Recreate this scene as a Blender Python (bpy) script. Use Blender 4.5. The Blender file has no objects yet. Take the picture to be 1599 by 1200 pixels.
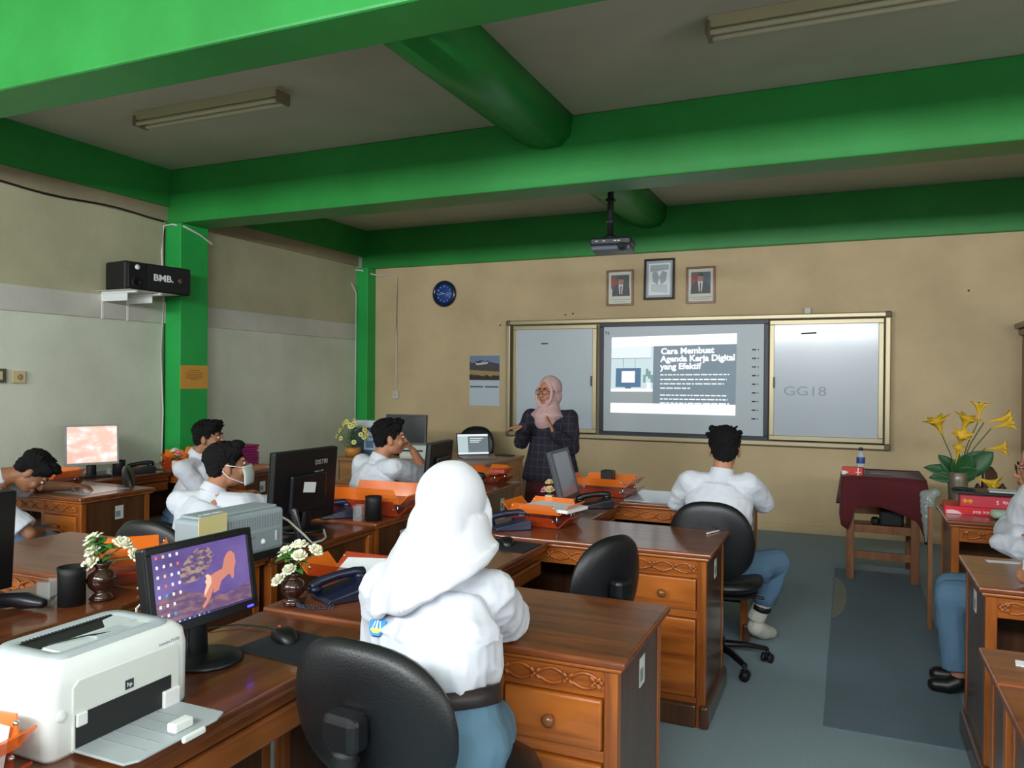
import bpy, math, random
from mathutils import Vector, Matrix, Euler, noise
SC = bpy.context.scene
COL = SC.collection
PI = math.pi
R = math.radians
V = Vector

# ------------------------------------------------------------------ objects
def setp(o, label=None, cat=None, group=None, kind=None):
    if label: o['label'] = label
    if cat: o['category'] = cat
    if group: o['group'] = group
    if kind: o['kind'] = kind
    return o

def thing(name, label, cat, loc=(0, 0, 0), rz=0, group=None, rx=0, ry=0):
    o = bpy.data.objects.new(name, None)
    COL.objects.link(o)
    o.location = loc
    o.rotation_euler = (rx, ry, rz)
    o.empty_display_size = 0.1
    return setp(o, label, cat, group)

def children(o):
    return [c for c in bpy.data.objects if c.parent == o]

def copy_tree(o, parent=None):
    kids = children(o)
    c = o.copy()
    COL.objects.link(c)
    c.parent = parent
    for k in kids:
        copy_tree(k, c)
    return c

def dup(o, label, loc=None, rz=None, group=None):
    c = copy_tree(o)
    c['label'] = label
    if loc is not None: c.location = loc
    if rz is not None: c.rotation_euler = (0, 0, rz)
    if group: c['group'] = group
    return c

class MB:
    """collects closed solids into one mesh"""
    def __init__(s, M=None):
        s.v = []; s.f = []; s.m = []; s.M = M or Matrix(); s.mi = 0; s.sm = []
        s.smooth = True
    def add(s, vs, fs, smooth=None):
        b = len(s.v)
        s.v += [s.M @ V(p) for p in vs]
        s.f += [[b + i for i in f] for f in fs]
        s.m += [s.mi] * len(fs)
        s.sm += [s.smooth if smooth is None else smooth] * len(fs)
        return s
    def box(s, x0, x1, y0, y1, z0, z1, M=None):
        vs = [(x, y, z) for z in (z0, z1) for y in (y0, y1) for x in (x0, x1)]
        if M: vs = [M @ V(p) for p in vs]
        return s.add(vs, [(0, 2, 3, 1), (4, 5, 7, 6), (0, 1, 5, 4), (2, 6, 7, 3), (0, 4, 6, 2), (1, 3, 7, 5)], False)
    def prism(s, pts, z0, z1, M=None):
        """pts: xy polygon counter-clockwise"""
        n = len(pts)
        vs = [(p[0], p[1], z0) for p in pts] + [(p[0], p[1], z1) for p in pts]
        if M: vs = [M @ V(p) for p in vs]
        fs = [list(range(n))[::-1], list(range(n, 2 * n))] + [(i, (i + 1) % n, n + (i + 1) % n, n + i) for i in range(n)]
        return s.add(vs, fs, False)
    def loft(s, rings, cap=True, closed=False, smooth=True):
        n = len(rings[0]); vs = [p for r in rings for p in r]; fs = []
        m = len(rings)
        for j in range(m - (0 if closed else 1)):
            a = j * n; b = ((j + 1) % m) * n
            for i in range(n):
                k = (i + 1) % n
                fs.append((a + i, a + k, b + k, b + i))
        if cap and not closed:
            fs.append(list(range(n))[::-1]); fs.append([(m - 1) * n + i for i in range(n)])
        return s.add(vs, fs, smooth)
    def tube(s, pts, rad, n=10, ref=(0, 0, 1), dome=True, cap=True):
        """pts list, rad float | list of float | list of (ra, rb); ra is across ref"""
        pts = [V(p) for p in pts]; m = len(pts)
        if not isinstance(rad, (list, tuple)): rad = [rad] * m
        rr = [(r if isinstance(r, (list, tuple)) else (r, r)) for r in rad]
        rings = []; ref = V(ref)
        if dome:
            d0 = (pts[0] - pts[1]).normalized(); d1 = (pts[-1] - pts[-2]).normalized()
            def cap_(p, d, r):
                out = []
                e = min(r)
                for t in (0.92, 0.7, 0.38):
                    c = math.sqrt(1 - t * t)
                    out.append((p + d * e * t, (r[0] * c, r[1] * c)))
                return out
            head = cap_(pts[0], d0, rr[0]); tail = cap_(pts[-1], d1, rr[-1])[::-1]
            P = [h[0] for h in head] + pts + [t[0] for t in tail]
            Q = [h[1] for h in head] + rr + [t[1] for t in tail]
        else:
            P, Q = pts, rr
        k = len(P)
        for i in range(k):
            d = (P[min(i + 1, k - 1)] - P[max(i - 1, 0)])
            d = d.normalized() if d.length > 1e-9 else V((0, 0, 1))
            a = d.cross(ref)
            if a.length < 1e-3: a = d.cross(V((1, 0.1, 0)))
            a.normalize(); b = a.cross(d).normalized()
            rings.append([P[i] + a * (Q[i][0] * math.cos(2 * PI * j / n)) + b * (Q[i][1] * math.sin(2 * PI * j / n)) for j in range(n)])
        vs = [p for r in rings for p in r]
        return s.loft(rings, cap=cap)
    def ell(s, c, r, M=None, nu=16, nv=10):
        if not isinstance(r, (list, tuple)): r = (r, r, r)
        rings = []
        for j in range(1, nv):
            t = PI * j / nv
            rings.append([V((math.cos(2 * PI * i / nu) * math.sin(t) * r[0], math.sin(2 * PI * i / nu) * math.sin(t) * r[1], -math.cos(t) * r[2])) for i in range(nu)])
        vs = [p for q in rings for p in q] + [V((0, 0, -r[2])), V((0, 0, r[2]))]
        if M: vs = [M @ p for p in vs]
        vs = [p + V(c) for p in vs]
        fs = []
        for j in range(nv - 2):
            for i in range(nu):
                k = (i + 1) % nu
                fs.append((j * nu + i, j * nu + k, (j + 1) * nu + k, (j + 1) * nu + i))
        N = (nv - 1) * nu
        for i in range(nu):
            k = (i + 1) % nu
            fs.append((k, i, N)); fs.append(((nv - 2) * nu + i, (nv - 2) * nu + k, N + 1))
        return s.add(vs, fs, True)
    def lathe(s, prof, n=20, M=None, c=(0, 0, 0)):
        """prof: (r, z) from bottom to top"""
        rings = [[V((r * math.cos(2 * PI * i / n), r * math.sin(2 * PI * i / n), z)) + V(c) for i in range(n)] for r, z in prof]
        if M: rings = [[M @ p for p in q] for q in rings]
        return s.loft(rings)
    def cyl(s, p0, p1, r0, r1=None, n=16):
        r1 = r0 if r1 is None else r1
        return s.tube([p0, p1], [r0, r1], n, dome=False)
    def grid(s, fn, nu, nv, smooth=True):
        vs = [fn(i / nu, j / nv) for j in range(nv + 1) for i in range(nu + 1)]
        fs = [(j * (nu + 1) + i, j * (nu + 1) + i + 1, (j + 1) * (nu + 1) + i + 1, (j + 1) * (nu + 1) + i) for j in range(nv) for i in range(nu)]
        return s.add(vs, fs, smooth)
    def sheet(s, fn, nu, nv, th):
        """closed thin shell: fn(u,v) -> point, thickness th along z offsets of fn(u,v,1)"""
        top = [V(fn(i / nu, j / nv)) for j in range(nv + 1) for i in range(nu + 1)]
        # normals
        W = nu + 1; nr = []
        for j in range(nv + 1):
            for i in range(W):
                a = top[j * W + min(i + 1, nu)] - top[j * W + max(i - 1, 0)]
                b = top[min(j + 1, nv) * W + i] - top[max(j - 1, 0) * W + i]
                c = a.cross(b); nr.append(c.normalized() if c.length > 1e-12 else V((0, 0, 1)))
        bot = [p - q * th for p, q in zip(top, nr)]
        N = len(top); fs = []
        for j in range(nv):
            for i in range(nu):
                a = j * W + i
                fs.append((a, a + 1, a + W + 1, a + W)); fs.append((N + a, N + a + W, N + a + W + 1, N + a + 1))
        edge = [i for i in range(W)] + [j * W + nu for j in range(1, nv + 1)] + [nv * W + i for i in range(nu - 1, -1, -1)] + [j * W for j in range(nv - 1, 0, -1)]
        for k in range(len(edge)):
            a, b = edge[k], edge[(k + 1) % len(edge)]
            fs.append((b, a, N + a, N + b))
        return s.add(top + bot, fs, True)
    def build(s, name, mat, parent=None, bevel=0, seg=2, sub=0, auto=False):
        me = bpy.data.meshes.new(name)
        me.from_pydata([tuple(p) for p in s.v], [], s.f)
        mats = mat if isinstance(mat, (list, tuple)) else [mat]
        for q in mats: me.materials.append(q)
        me.polygons.foreach_set('material_index', s.m)
        me.polygons.foreach_set('use_smooth', s.sm)
        me.update()
        o = bpy.data.objects.new(name, me)
        COL.objects.link(o)
        if parent: o.parent = parent
        if bevel:
            b = o.modifiers.new('bevel', 'BEVEL'); b.width = bevel; b.segments = seg
            b.limit_method = 'ANGLE'; b.angle_limit = R(40); b.harden_normals = False
        if sub:
            b = o.modifiers.new('sub', 'SUBSURF'); b.levels = sub; b.render_levels = sub
        return o

def structure(name, mb, mat, bevel=0):
    o = mb.build(name, mat, bevel=bevel)
    o['kind'] = 'structure'
    return o

def one(name, mb, mat, label, cat, group=None, bevel=0, sub=0):
    o = mb.build(name, mat, bevel=bevel, sub=sub)
    return setp(o, label, cat, group)

def finish(o, fn=None, vox=0.006, smooth=4, fac=0.5):
    """voxel-remesh a blob into one continuous skin, smooth it, bake, then move vertices with fn"""
    m = o.modifiers.new('r', 'REMESH'); m.mode = 'VOXEL'; m.voxel_size = vox; m.use_smooth_shade = True
    if smooth:
        q = o.modifiers.new('s', 'SMOOTH'); q.iterations = smooth; q.factor = fac
    bpy.context.view_layer.update()
    dg = bpy.context.evaluated_depsgraph_get()
    me = bpy.data.meshes.new_from_object(o.evaluated_get(dg))
    mats = list(o.data.materials)
    o.modifiers.clear()
    o.data = me
    me.materials.clear()
    for q in mats: me.materials.append(q)
    if fn:
        n = [V(v.normal) for v in me.vertices]
        cos = [fn(V(v.co), n[i]) for i, v in enumerate(me.vertices)]
        me.vertices.foreach_set('co', [c for p in cos for c in p])
    me.polygons.foreach_set('use_smooth', [True] * len(me.polygons))
    me.update()
    return o

FONTS = {}
def text(name, body, size, mat, parent, M, align='LEFT', ext=0.0004, spacing=1.0, bold=0.0, sx=1.0):
    cu = bpy.data.curves.new(name, 'FONT'); cu.body = body; cu.size = size; cu.extrude = ext
    cu.align_x = align; cu.space_character = spacing; cu.offset = bold; cu.resolution_u = 3
    t = bpy.data.objects.new(name, cu); COL.objects.link(t)
    bpy.context.view_layer.update()
    me = bpy.data.meshes.new_from_object(t.evaluated_get(bpy.context.evaluated_depsgraph_get()))
    bpy.data.objects.remove(t)
    me.transform(M @ Matrix.Diagonal((sx, 1, 1, 1)))
    me.materials.clear(); me.materials.append(mat)
    o = bpy.data.objects.new(name, me); COL.objects.link(o); o.parent = parent
    return o

def basis(origin, x, y):
    """matrix whose local x, y run along the given directions"""
    x = V(x).normalized(); y = V(y).normalized(); z = x.cross(y)
    M = Matrix.Identity(4)
    for i in range(3):
        M[i][0] = x[i]; M[i][1] = y[i]; M[i][2] = z[i]; M[i][3] = origin[i]
    return M

def T(x, y, z): return Matrix.Translation((x, y, z))
def RX(a): return Matrix.Rotation(a, 4, 'X')
def RY(a): return Matrix.Rotation(a, 4, 'Y')
def RZ(a): return Matrix.Rotation(a, 4, 'Z')

# ---------------------------------------------------------------- materials
def lin(c):
    return tuple(((x / 255) / 12.92 if x / 255 <= 0.04045 else ((x / 255 + 0.055) / 1.055) ** 2.4) for x in c)

MATS = {}
def mat(name, rgb, rough=0.5, metal=0.0, coat=0.0, spec=0.5, var=0.0, vscale=8, bump=0.0, bscale=60, emis=None, es=1.0, alpha=1.0, trans=0.0, sheen=0.0, sss=0.0, crough=0.1):
    if name in MATS: return MATS[name]
    m = bpy.data.materials.new(name); m.use_nodes = True
    nt = m.node_tree; b = nt.nodes['Principled BSDF']; L = nt.links.new
    c = lin(rgb) + (1,)
    b.inputs['Base Color'].default_value = c
    b.inputs['Roughness'].default_value = rough
    b.inputs['Metallic'].default_value = metal
    b.inputs['Coat Weight'].default_value = coat
    b.inputs['Coat Roughness'].default_value = crough
    b.inputs['Specular IOR Level'].default_value = spec
    b.inputs['Alpha'].default_value = alpha
    b.inputs['Transmission Weight'].default_value = trans
    b.inputs['Sheen Weight'].default_value = sheen
    if emis:
        b.inputs['Emission Color'].default_value = lin(emis) + (1,)
        b.inputs['Emission Strength'].default_value = es
    tc = nt.nodes.new('ShaderNodeTexCoord')
    if var:
        n = nt.nodes.new('ShaderNodeTexNoise'); n.inputs['Scale'].default_value = vscale; n.inputs['Detail'].default_value = 5
        L(tc.outputs['Object'], n.inputs['Vector'])
        x = nt.nodes.new('ShaderNodeMix'); x.data_type = 'RGBA'
        x.inputs['A'].default_value = tuple(k * (1 - var) for k in c[:3]) + (1,)
        x.inputs['B'].default_value = tuple(min(1, k * (1 + var)) for k in c[:3]) + (1,)
        L(n.outputs['Fac'], x.inputs['Factor']); L(x.outputs['Result'], b.inputs['Base Color'])
    if bump:
        n = nt.nodes.new('ShaderNodeTexNoise'); n.inputs['Scale'].default_value = bscale; n.inputs['Detail'].default_value = 3
        L(tc.outputs['Object'], n.inputs['Vector'])
        u = nt.nodes.new('ShaderNodeBump'); u.inputs['Strength'].default_value = bump; u.inputs['Distance'].default_value = 0.01
        L(n.outputs['Fac'], u.inputs['Height']); L(u.outputs['Normal'], b.inputs['Normal'])
    MATS[name] = m
    return m

def wood(name, dark, light, axis='X', rough=0.35, coat=0.35, scale=1.0, crough=0.12):
    """varnished wood with the grain running along axis"""
    if name in MATS: return MATS[name]
    m = bpy.data.materials.new(name); m.use_nodes = True
    nt = m.node_tree; b = nt.nodes['Principled BSDF']; L = nt.links.new; N = nt.nodes.new
    tc = N('ShaderNodeTexCoord'); mp = N('ShaderNodeMapping')
    s = {'X': (1.2, 14, 14), 'Y': (14, 1.2, 14), 'Z': (14, 14, 1.2)}[axis]
    mp.inputs['Scale'].default_value = tuple(k * scale for k in s)
    L(tc.outputs['Object'], mp.inputs['Vector'])
    n = N('ShaderNodeTexNoise'); n.inputs['Scale'].default_value = 1.0; n.inputs['Detail'].default_value = 6; n.inputs['Distortion'].default_value = 1.2
    L(mp.outputs['Vector'], n.inputs['Vector'])
    n2 = N('ShaderNodeTexNoise'); n2.inputs['Scale'].default_value = 9.0; n2.inputs['Detail'].default_value = 3
    L(mp.outputs['Vector'], n2.inputs['Vector'])
    a = N('ShaderNodeMath'); a.operation = 'MULTIPLY_ADD'; a.inputs[1].default_value = 0.28
    L(n2.outputs['Fac'], a.inputs[0]); L(n.outputs['Fac'], a.inputs[2])
    cr = N('ShaderNodeValToRGB'); e = cr.color_ramp.elements
    e[0].position = 0.42; e[0].color = lin(dark) + (1,)
    e[1].position = 0.82; e[1].color = lin(light) + (1,)
    L(a.outputs[0], cr.inputs['Fac']); L(cr.outputs['Color'], b.inputs['Base Color'])
    b.inputs['Roughness'].default_value = rough
    b.inputs['Coat Weight'].default_value = coat; b.inputs['Coat Roughness'].default_value = crough
    u = N('ShaderNodeBump'); u.inputs['Strength'].default_value = 0.08; u.inputs['Distance'].default_value = 0.005
    L(a.outputs[0], u.inputs['Height']); L(u.outputs['Normal'], b.inputs['Normal'])
    MATS[name] = m
    return m

def paint(name, rgb, rough=0.6, stain=None, amount=0.5, scale=1.2, bump=0.15, spec=0.3):
    """painted plaster with large uneven stains and a trowelled surface"""
    m = bpy.data.materials.new(name); m.use_nodes = True
    nt = m.node_tree; b = nt.nodes['Principled BSDF']; L = nt.links.new; N = nt.nodes.new
    tc = N('ShaderNodeTexCoord')
    n = N('ShaderNodeTexNoise'); n.inputs['Scale'].default_value = scale; n.inputs['Detail'].default_value = 8; n.inputs['Roughness'].default_value = 0.6
    L(tc.outputs['Object'], n.inputs['Vector'])
    cr = N('ShaderNodeValToRGB'); e = cr.color_ramp.elements
    e[0].position = 0.35; e[0].color = lin(stain or rgb) + (1,)
    e[1].position = 0.35 + amount; e[1].color = lin(rgb) + (1,)
    L(n.outputs['Fac'], cr.inputs['Fac']); L(cr.outputs['Color'], b.inputs['Base Color'])
    b.inputs['Roughness'].default_value = rough; b.inputs['Specular IOR Level'].default_value = spec
    n3 = N('ShaderNodeTexNoise'); n3.inputs['Scale'].default_value = 22; n3.inputs['Detail'].default_value = 6
    L(tc.outputs['Object'], n3.inputs['Vector'])
    u = N('ShaderNodeBump'); u.inputs['Strength'].default_value = bump; u.inputs['Distance'].default_value = 0.01
    L(n3.outputs['Fac'], u.inputs['Height']); L(u.outputs['Normal'], b.inputs['Normal'])
    MATS[name] = m
    return m

M_beige = paint('beige wall paint', (214, 190, 150), stain=(196, 172, 134), amount=0.3)
M_grey = paint('grey stained wall paint', (220, 224, 208), stain=(196, 200, 182), amount=0.3, scale=0.9)
M_yel = paint('yellowed wall paint', (186, 182, 150), stain=(166, 162, 134), amount=0.3)
M_band = paint('ledge paint', (205, 203, 194), stain=(184, 182, 172), amount=0.3)
M_band2 = paint('dusty band paint', (160, 148, 120), stain=(138, 126, 102), amount=0.3)
M_ceil = paint('ceiling board paint', (205, 198, 182), stain=(190, 182, 166), amount=0.4, bump=0.05)
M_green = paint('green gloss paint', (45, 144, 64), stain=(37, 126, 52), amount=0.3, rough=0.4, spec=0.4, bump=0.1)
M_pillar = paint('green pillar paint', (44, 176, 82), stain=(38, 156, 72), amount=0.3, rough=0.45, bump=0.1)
M_carpet = mat('grey blue carpet', (162, 183, 195), 0.95, var=0.16, vscale=160, bump=0.5, bscale=420, spec=0.1)
M_carpet2 = mat('dark slate carpet', (126, 144, 158), 0.95, var=0.14, vscale=160, bump=0.5, bscale=420, spec=0.1)
M_white = mat('white plastic', (228, 230, 228), 0.35)
M_white2 = mat('aged white plastic', (206, 204, 190), 0.45, var=0.06)
M_black = mat('black plastic', (16, 17, 20), 0.38)
M_blackm = mat('matt black plastic', (12, 13, 15), 0.6)
M_leather = mat('black leatherette', (13, 15, 18), 0.42, bump=0.12, bscale=220, coat=0.12, crough=0.35)
M_chrome = mat('chrome', (210, 210, 212), 0.15, metal=1)
M_alu = mat('champagne aluminium', (172, 160, 130), 0.36, metal=0.6, var=0.05, vscale=3)
M_aluc = mat('bronze plastic corner', (104, 92, 74), 0.5)
M_board = mat('whiteboard enamel', (196, 206, 216), 0.22, coat=0.3, var=0.04, vscale=2.2)
M_screenb = mat('interactive panel surface', (190, 200, 208), 0.35, var=0.02, vscale=2)
M_dkframe = mat('dark navy frame', (22, 28, 40), 0.4)
M_paper = mat('white paper', (232, 236, 240), 0.7)
M_ink = mat('black ink', (14, 14, 16), 0.6)
M_ink2 = mat('faint marker ink', (168, 178, 188), 0.5)
M_cream = mat('cream plastic', (206, 190, 150), 0.45)
M_wtop = wood('dark varnished wood top', (88, 43, 20), (144, 76, 36), 'X', 0.3, 0.4, crough=0.1)
M_wtopY = wood('dark varnished wood top along', (70, 35, 18), (120, 64, 31), 'Y', 0.28, 0.5, crough=0.1)
M_wfrt = wood('amber varnished wood', (126, 62, 20), (182, 102, 38), 'X', 0.32, 0.4)
M_wfrtZ = wood('amber varnished wood upright', (122, 60, 20), (174, 98, 36), 'Z', 0.32, 0.4)
M_wside = wood('brown varnished wood side', (70, 42, 25), (98, 62, 38), 'Z', 0.32, 0.4)
M_wretY = wood('brown varnished wood along', (96, 50, 22), (140, 80, 36), 'Y', 0.32, 0.4)
M_lamin = wood('light laminate', (150, 104, 66), (176, 128, 84), 'X', 0.4, 0.1)
M_laminZ = wood('light laminate upright', (146, 100, 64), (172, 124, 82), 'Z', 0.4, 0.1)
M_knob = wood('turned knob wood', (96, 52, 26), (140, 86, 46), 'Z', 0.25, 0.5)
M_stool = wood('plain teak', (120, 74, 44), (160, 104, 64), 'Z', 0.5, 0.1)

# ------------------------------------------------------------------ camera
cam = bpy.data.objects.new('camera', bpy.data.cameras.new('camera'))
COL.objects.link(cam)
cam.data.sensor_fit = 'HORIZONTAL'; cam.data.sensor_width = 36.0
cam.data.lens = 36.0 * 1210 / 1599
cam.data.clip_start = 0.02; cam.data.clip_end = 100
yaw, pit, rol = R(23.5), R(-0.33), R(0.452)
fw = V((-math.sin(yaw) * math.cos(pit), math.cos(yaw) * math.cos(pit), math.sin(pit)))
r0 = V((math.cos(yaw), math.sin(yaw), 0)); u0 = r0.cross(fw)
rt = r0 * math.cos(rol) + u0 * math.sin(rol); up = u0 * math.cos(rol) - r0 * math.sin(rol)
cm = Matrix.Identity(4)
for i in range(3):
    cm[i][0] = rt[i]; cm[i][1] = up[i]; cm[i][2] = -fw[i]
cm[2][3] = 1.5
cam.matrix_world = cm
SC.camera = cam

# -------------------------------------------------------------------- room
XL, XR, YF, YB, ZC = -5.6, 4.6, 8.2, -1.5, 3.34
structure('floor', MB().box(XL, XR, YB, YF, -0.1, 0), M_carpet)
structure('ceiling', MB().box(XL - .2, XR + .2, YB - .2, YF + .2, ZC, ZC + .12), M_ceil)
structure('wall_front', MB().box(XL - .2, XR + .2, YF, YF + .2, 0, ZC), M_beige)
structure('wall_left', MB().box(XL - .2, XL, YB, YF, 0, ZC), M_grey)
structure('wall_right', MB().box(XR, XR + .2, YB, -.9, 0, ZC).box(XR, XR + .2, 2.2, YF, 0, ZC).box(XR, XR + .2, -.9, 2.2, 0, .9).box(XR, XR + .2, -.9, 2.2, 2.6, ZC), M_beige)
w = MB()
for y in (-.87, .13, 1.17, 2.17): w.box(XR + .08, XR + .14, y - .03, y + .03, .9, 2.6)
for z in (.93, 2.57): w.box(XR + .08, XR + .14, -.9, 2.2, z - .03, z + .03)
structure('window_4', w, M_white2)  # unseen side window, added with its fill to brighten the left wall
# back wall with three tall window openings and transoms over them
WIN = [(-5.0, -2.4), (-1.9, 0.7), (1.2, 3.8)]
wb = MB()
wb.box(XL - .2, XR + .2, YB - .2, YB, 0, 0.85)
wb.box(XL - .2, XR + .2, YB - .2, YB, 2.82, ZC)
xs = [XL - .2] + [v for w in WIN for v in w] + [XR + .2]
for i in range(0, len(xs), 2):
    wb.box(xs[i], xs[i + 1], YB - .2, YB, 0.85, 2.82)
structure('wall_back', wb, M_beige)
for k, (a, b) in enumerate(WIN):
    w = MB()
    for x in (a + .03, (a * 2 + b) / 3, (a + b * 2) / 3, b - .03): w.box(x - .03, x + .03, YB - .14, YB - .08, .85, 2.82)
    for z in (.88, 2.35, 2.79): w.box(a, b, YB - .14, YB - .08, z - .03, z + .03)
    structure('window_%d' % (k + 1), w, M_white2)
# beams
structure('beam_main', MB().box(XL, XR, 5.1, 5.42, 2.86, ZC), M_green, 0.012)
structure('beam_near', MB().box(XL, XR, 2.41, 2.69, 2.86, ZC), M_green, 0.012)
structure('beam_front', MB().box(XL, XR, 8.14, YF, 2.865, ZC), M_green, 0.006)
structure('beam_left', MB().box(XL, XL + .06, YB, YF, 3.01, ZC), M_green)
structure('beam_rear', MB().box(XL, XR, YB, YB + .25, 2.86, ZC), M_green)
def xbeam(name, y0, y1):
    m = MB(); n = 12
    prof = [(-2.36, ZC + .02), (-2.28, ZC - .06), (-2.2, ZC - .13), (-2.1, ZC - .19), (-1.99, ZC - .22), (-1.86, ZC - .21), (-1.79, ZC - .14), (-1.77, ZC + .02)]
    ys = [y0, y0 + .12] + [y0 + .12 + (y1 - y0 - .12) * i / 6 for i in range(1, 7)]
    m.loft([[V((x, y, z)) for x, z in prof] for y in (y0, y1)])
    structure(name, m, M_green)
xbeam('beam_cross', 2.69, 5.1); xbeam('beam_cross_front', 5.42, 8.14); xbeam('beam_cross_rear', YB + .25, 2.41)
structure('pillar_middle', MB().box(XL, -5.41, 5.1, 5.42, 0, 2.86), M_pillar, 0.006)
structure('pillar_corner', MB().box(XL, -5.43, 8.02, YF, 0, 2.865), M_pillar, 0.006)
# left wall bands
for k, (a, b) in enumerate([(YB, 5.1), (5.42, 8.02)]):
    structure('trim_%d' % (k * 3 + 1), MB().box(XL, XL + .018, a, b, 1.975, 2.165), M_band, 0.003)
    structure('trim_%d' % (k * 3 + 2), MB().box(XL, XL + .03, a, b, 2.885, 3.01), M_band2)
    structure('trim_%d' % (k * 3 + 3), MB().box(XL, XL + .008, a, b, 2.165, 2.885), M_yel)
structure('baseboard_front', MB().box(XL, XR, YF - .012, YF, 0, .08), M_beige)
c = MB().box(-.09, .5, 3.62, 6.75, 0, .006)
one('carpet_strip', c, M_carpet2, 'dark slate carpet strip laid over the lighter aisle carpet', 'carpet')
d = MB()
ring = []
for i in range(33):
    t = -PI / 2 + PI * i / 32
    ring.append((-.085 + .085 * math.cos(t), 5.86 + .54 * math.sin(t)))
d.prism(ring, .006, .0085)
one('paper_scrap', d, mat('pale felt', (150, 152, 144), .8), 'long pale half-round scrap on the carpet seam before the maroon table', 'scrap')

# -------------------------------------------------------------------- light
def area(name, loc, rot, sx, sy, power, col=(1, 1, 1), spread=PI):
    l = bpy.data.lights.new(name, 'AREA'); l.shape = 'RECTANGLE'; l.size = sx; l.size_y = sy
    l.energy = power; l.color = col; l.spread = spread
    o = bpy.data.objects.new(name, l); COL.objects.link(o); o.location = loc; o.rotation_euler = rot
    return o
for k, (a, b) in enumerate(WIN):
    area('window_daylight', ((a + b) / 2, YB - .22, 1.6), (R(90), 0, 0), b - a, 1.5, 8 if k < 2 else 5, (.93, .97, 1))
    area('transom_daylight', ((a + b) / 2, YB - .22, 2.58), (R(90), 0, 0), b - a, .42, 205 if k < 2 else 135, (.93, .97, 1))
area('side_fill', (XR + .22, .65, 1.75), (0, R(90), 0), 1.7, 3.1, 95, (.93, .97, 1))  # added fill through the invented side opening, aimed at the left wall
w = bpy.data.worlds.new('world'); SC.world = w; w.use_nodes = True
w.node_tree.nodes['Background'].inputs['Color'].default_value = (.85, .92, 1, 1)
w.node_tree.nodes['Background'].inputs['Strength'].default_value = 0.6
SC.view_settings.view_transform = 'Standard'; SC.view_settings.look = 'None'
SC.view_settings.exposure = 0.0; SC.view_settings.gamma = 1.0; SC.view_settings.use_curve_mapping = False
SC.cycles.use_denoising = True
SC.cycles.max_bounces = 8; SC.cycles.diffuse_bounces = 5; SC.cycles.glossy_bounces = 3
SC.cycles.transparent_max_bounces = 8; SC.cycles.caustics_reflective = False; SC.cycles.caustics_refractive = False
SC.cycles.sample_clamp_indirect = 4
# ------------------------------------------------------- things on the walls
def frame_mb(w, h, t, d):
    m = MB()
    m.box(-w / 2, w / 2, -d, 0, h / 2 - t, h / 2); m.box(-w / 2, w / 2, -d, 0, -h / 2, -h / 2 + t)
    m.box(-w / 2, -w / 2 + t, -d, 0, -h / 2 + t, h / 2 - t); m.box(w / 2 - t, w / 2, -d, 0, -h / 2 + t, h / 2 - t)
    return m
def flat(m, pts, y, th=.0006):
    """thin polygon in the local xz plane facing -y"""
    n = len(pts)
    vs = [(x, y, z) for x, z in pts] + [(x, y + th, z) for x, z in pts]
    m.add(vs, [list(range(n)), list(range(n, 2 * n))[::-1]] + [(i, n + i, n + (i + 1) % n, (i + 1) % n) for i in range(n)], False)
def oval(cx, cz, a, b, n=20, t0=0, t1=2 * PI):
    return [(cx + a * math.cos(t0 + (t1 - t0) * i / n), cz + b * math.sin(t0 + (t1 - t0) * i / n)) for i in range(n)]
M_glass = mat('clear glazing', (255, 255, 255), 0.05, alpha=0.05)
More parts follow.
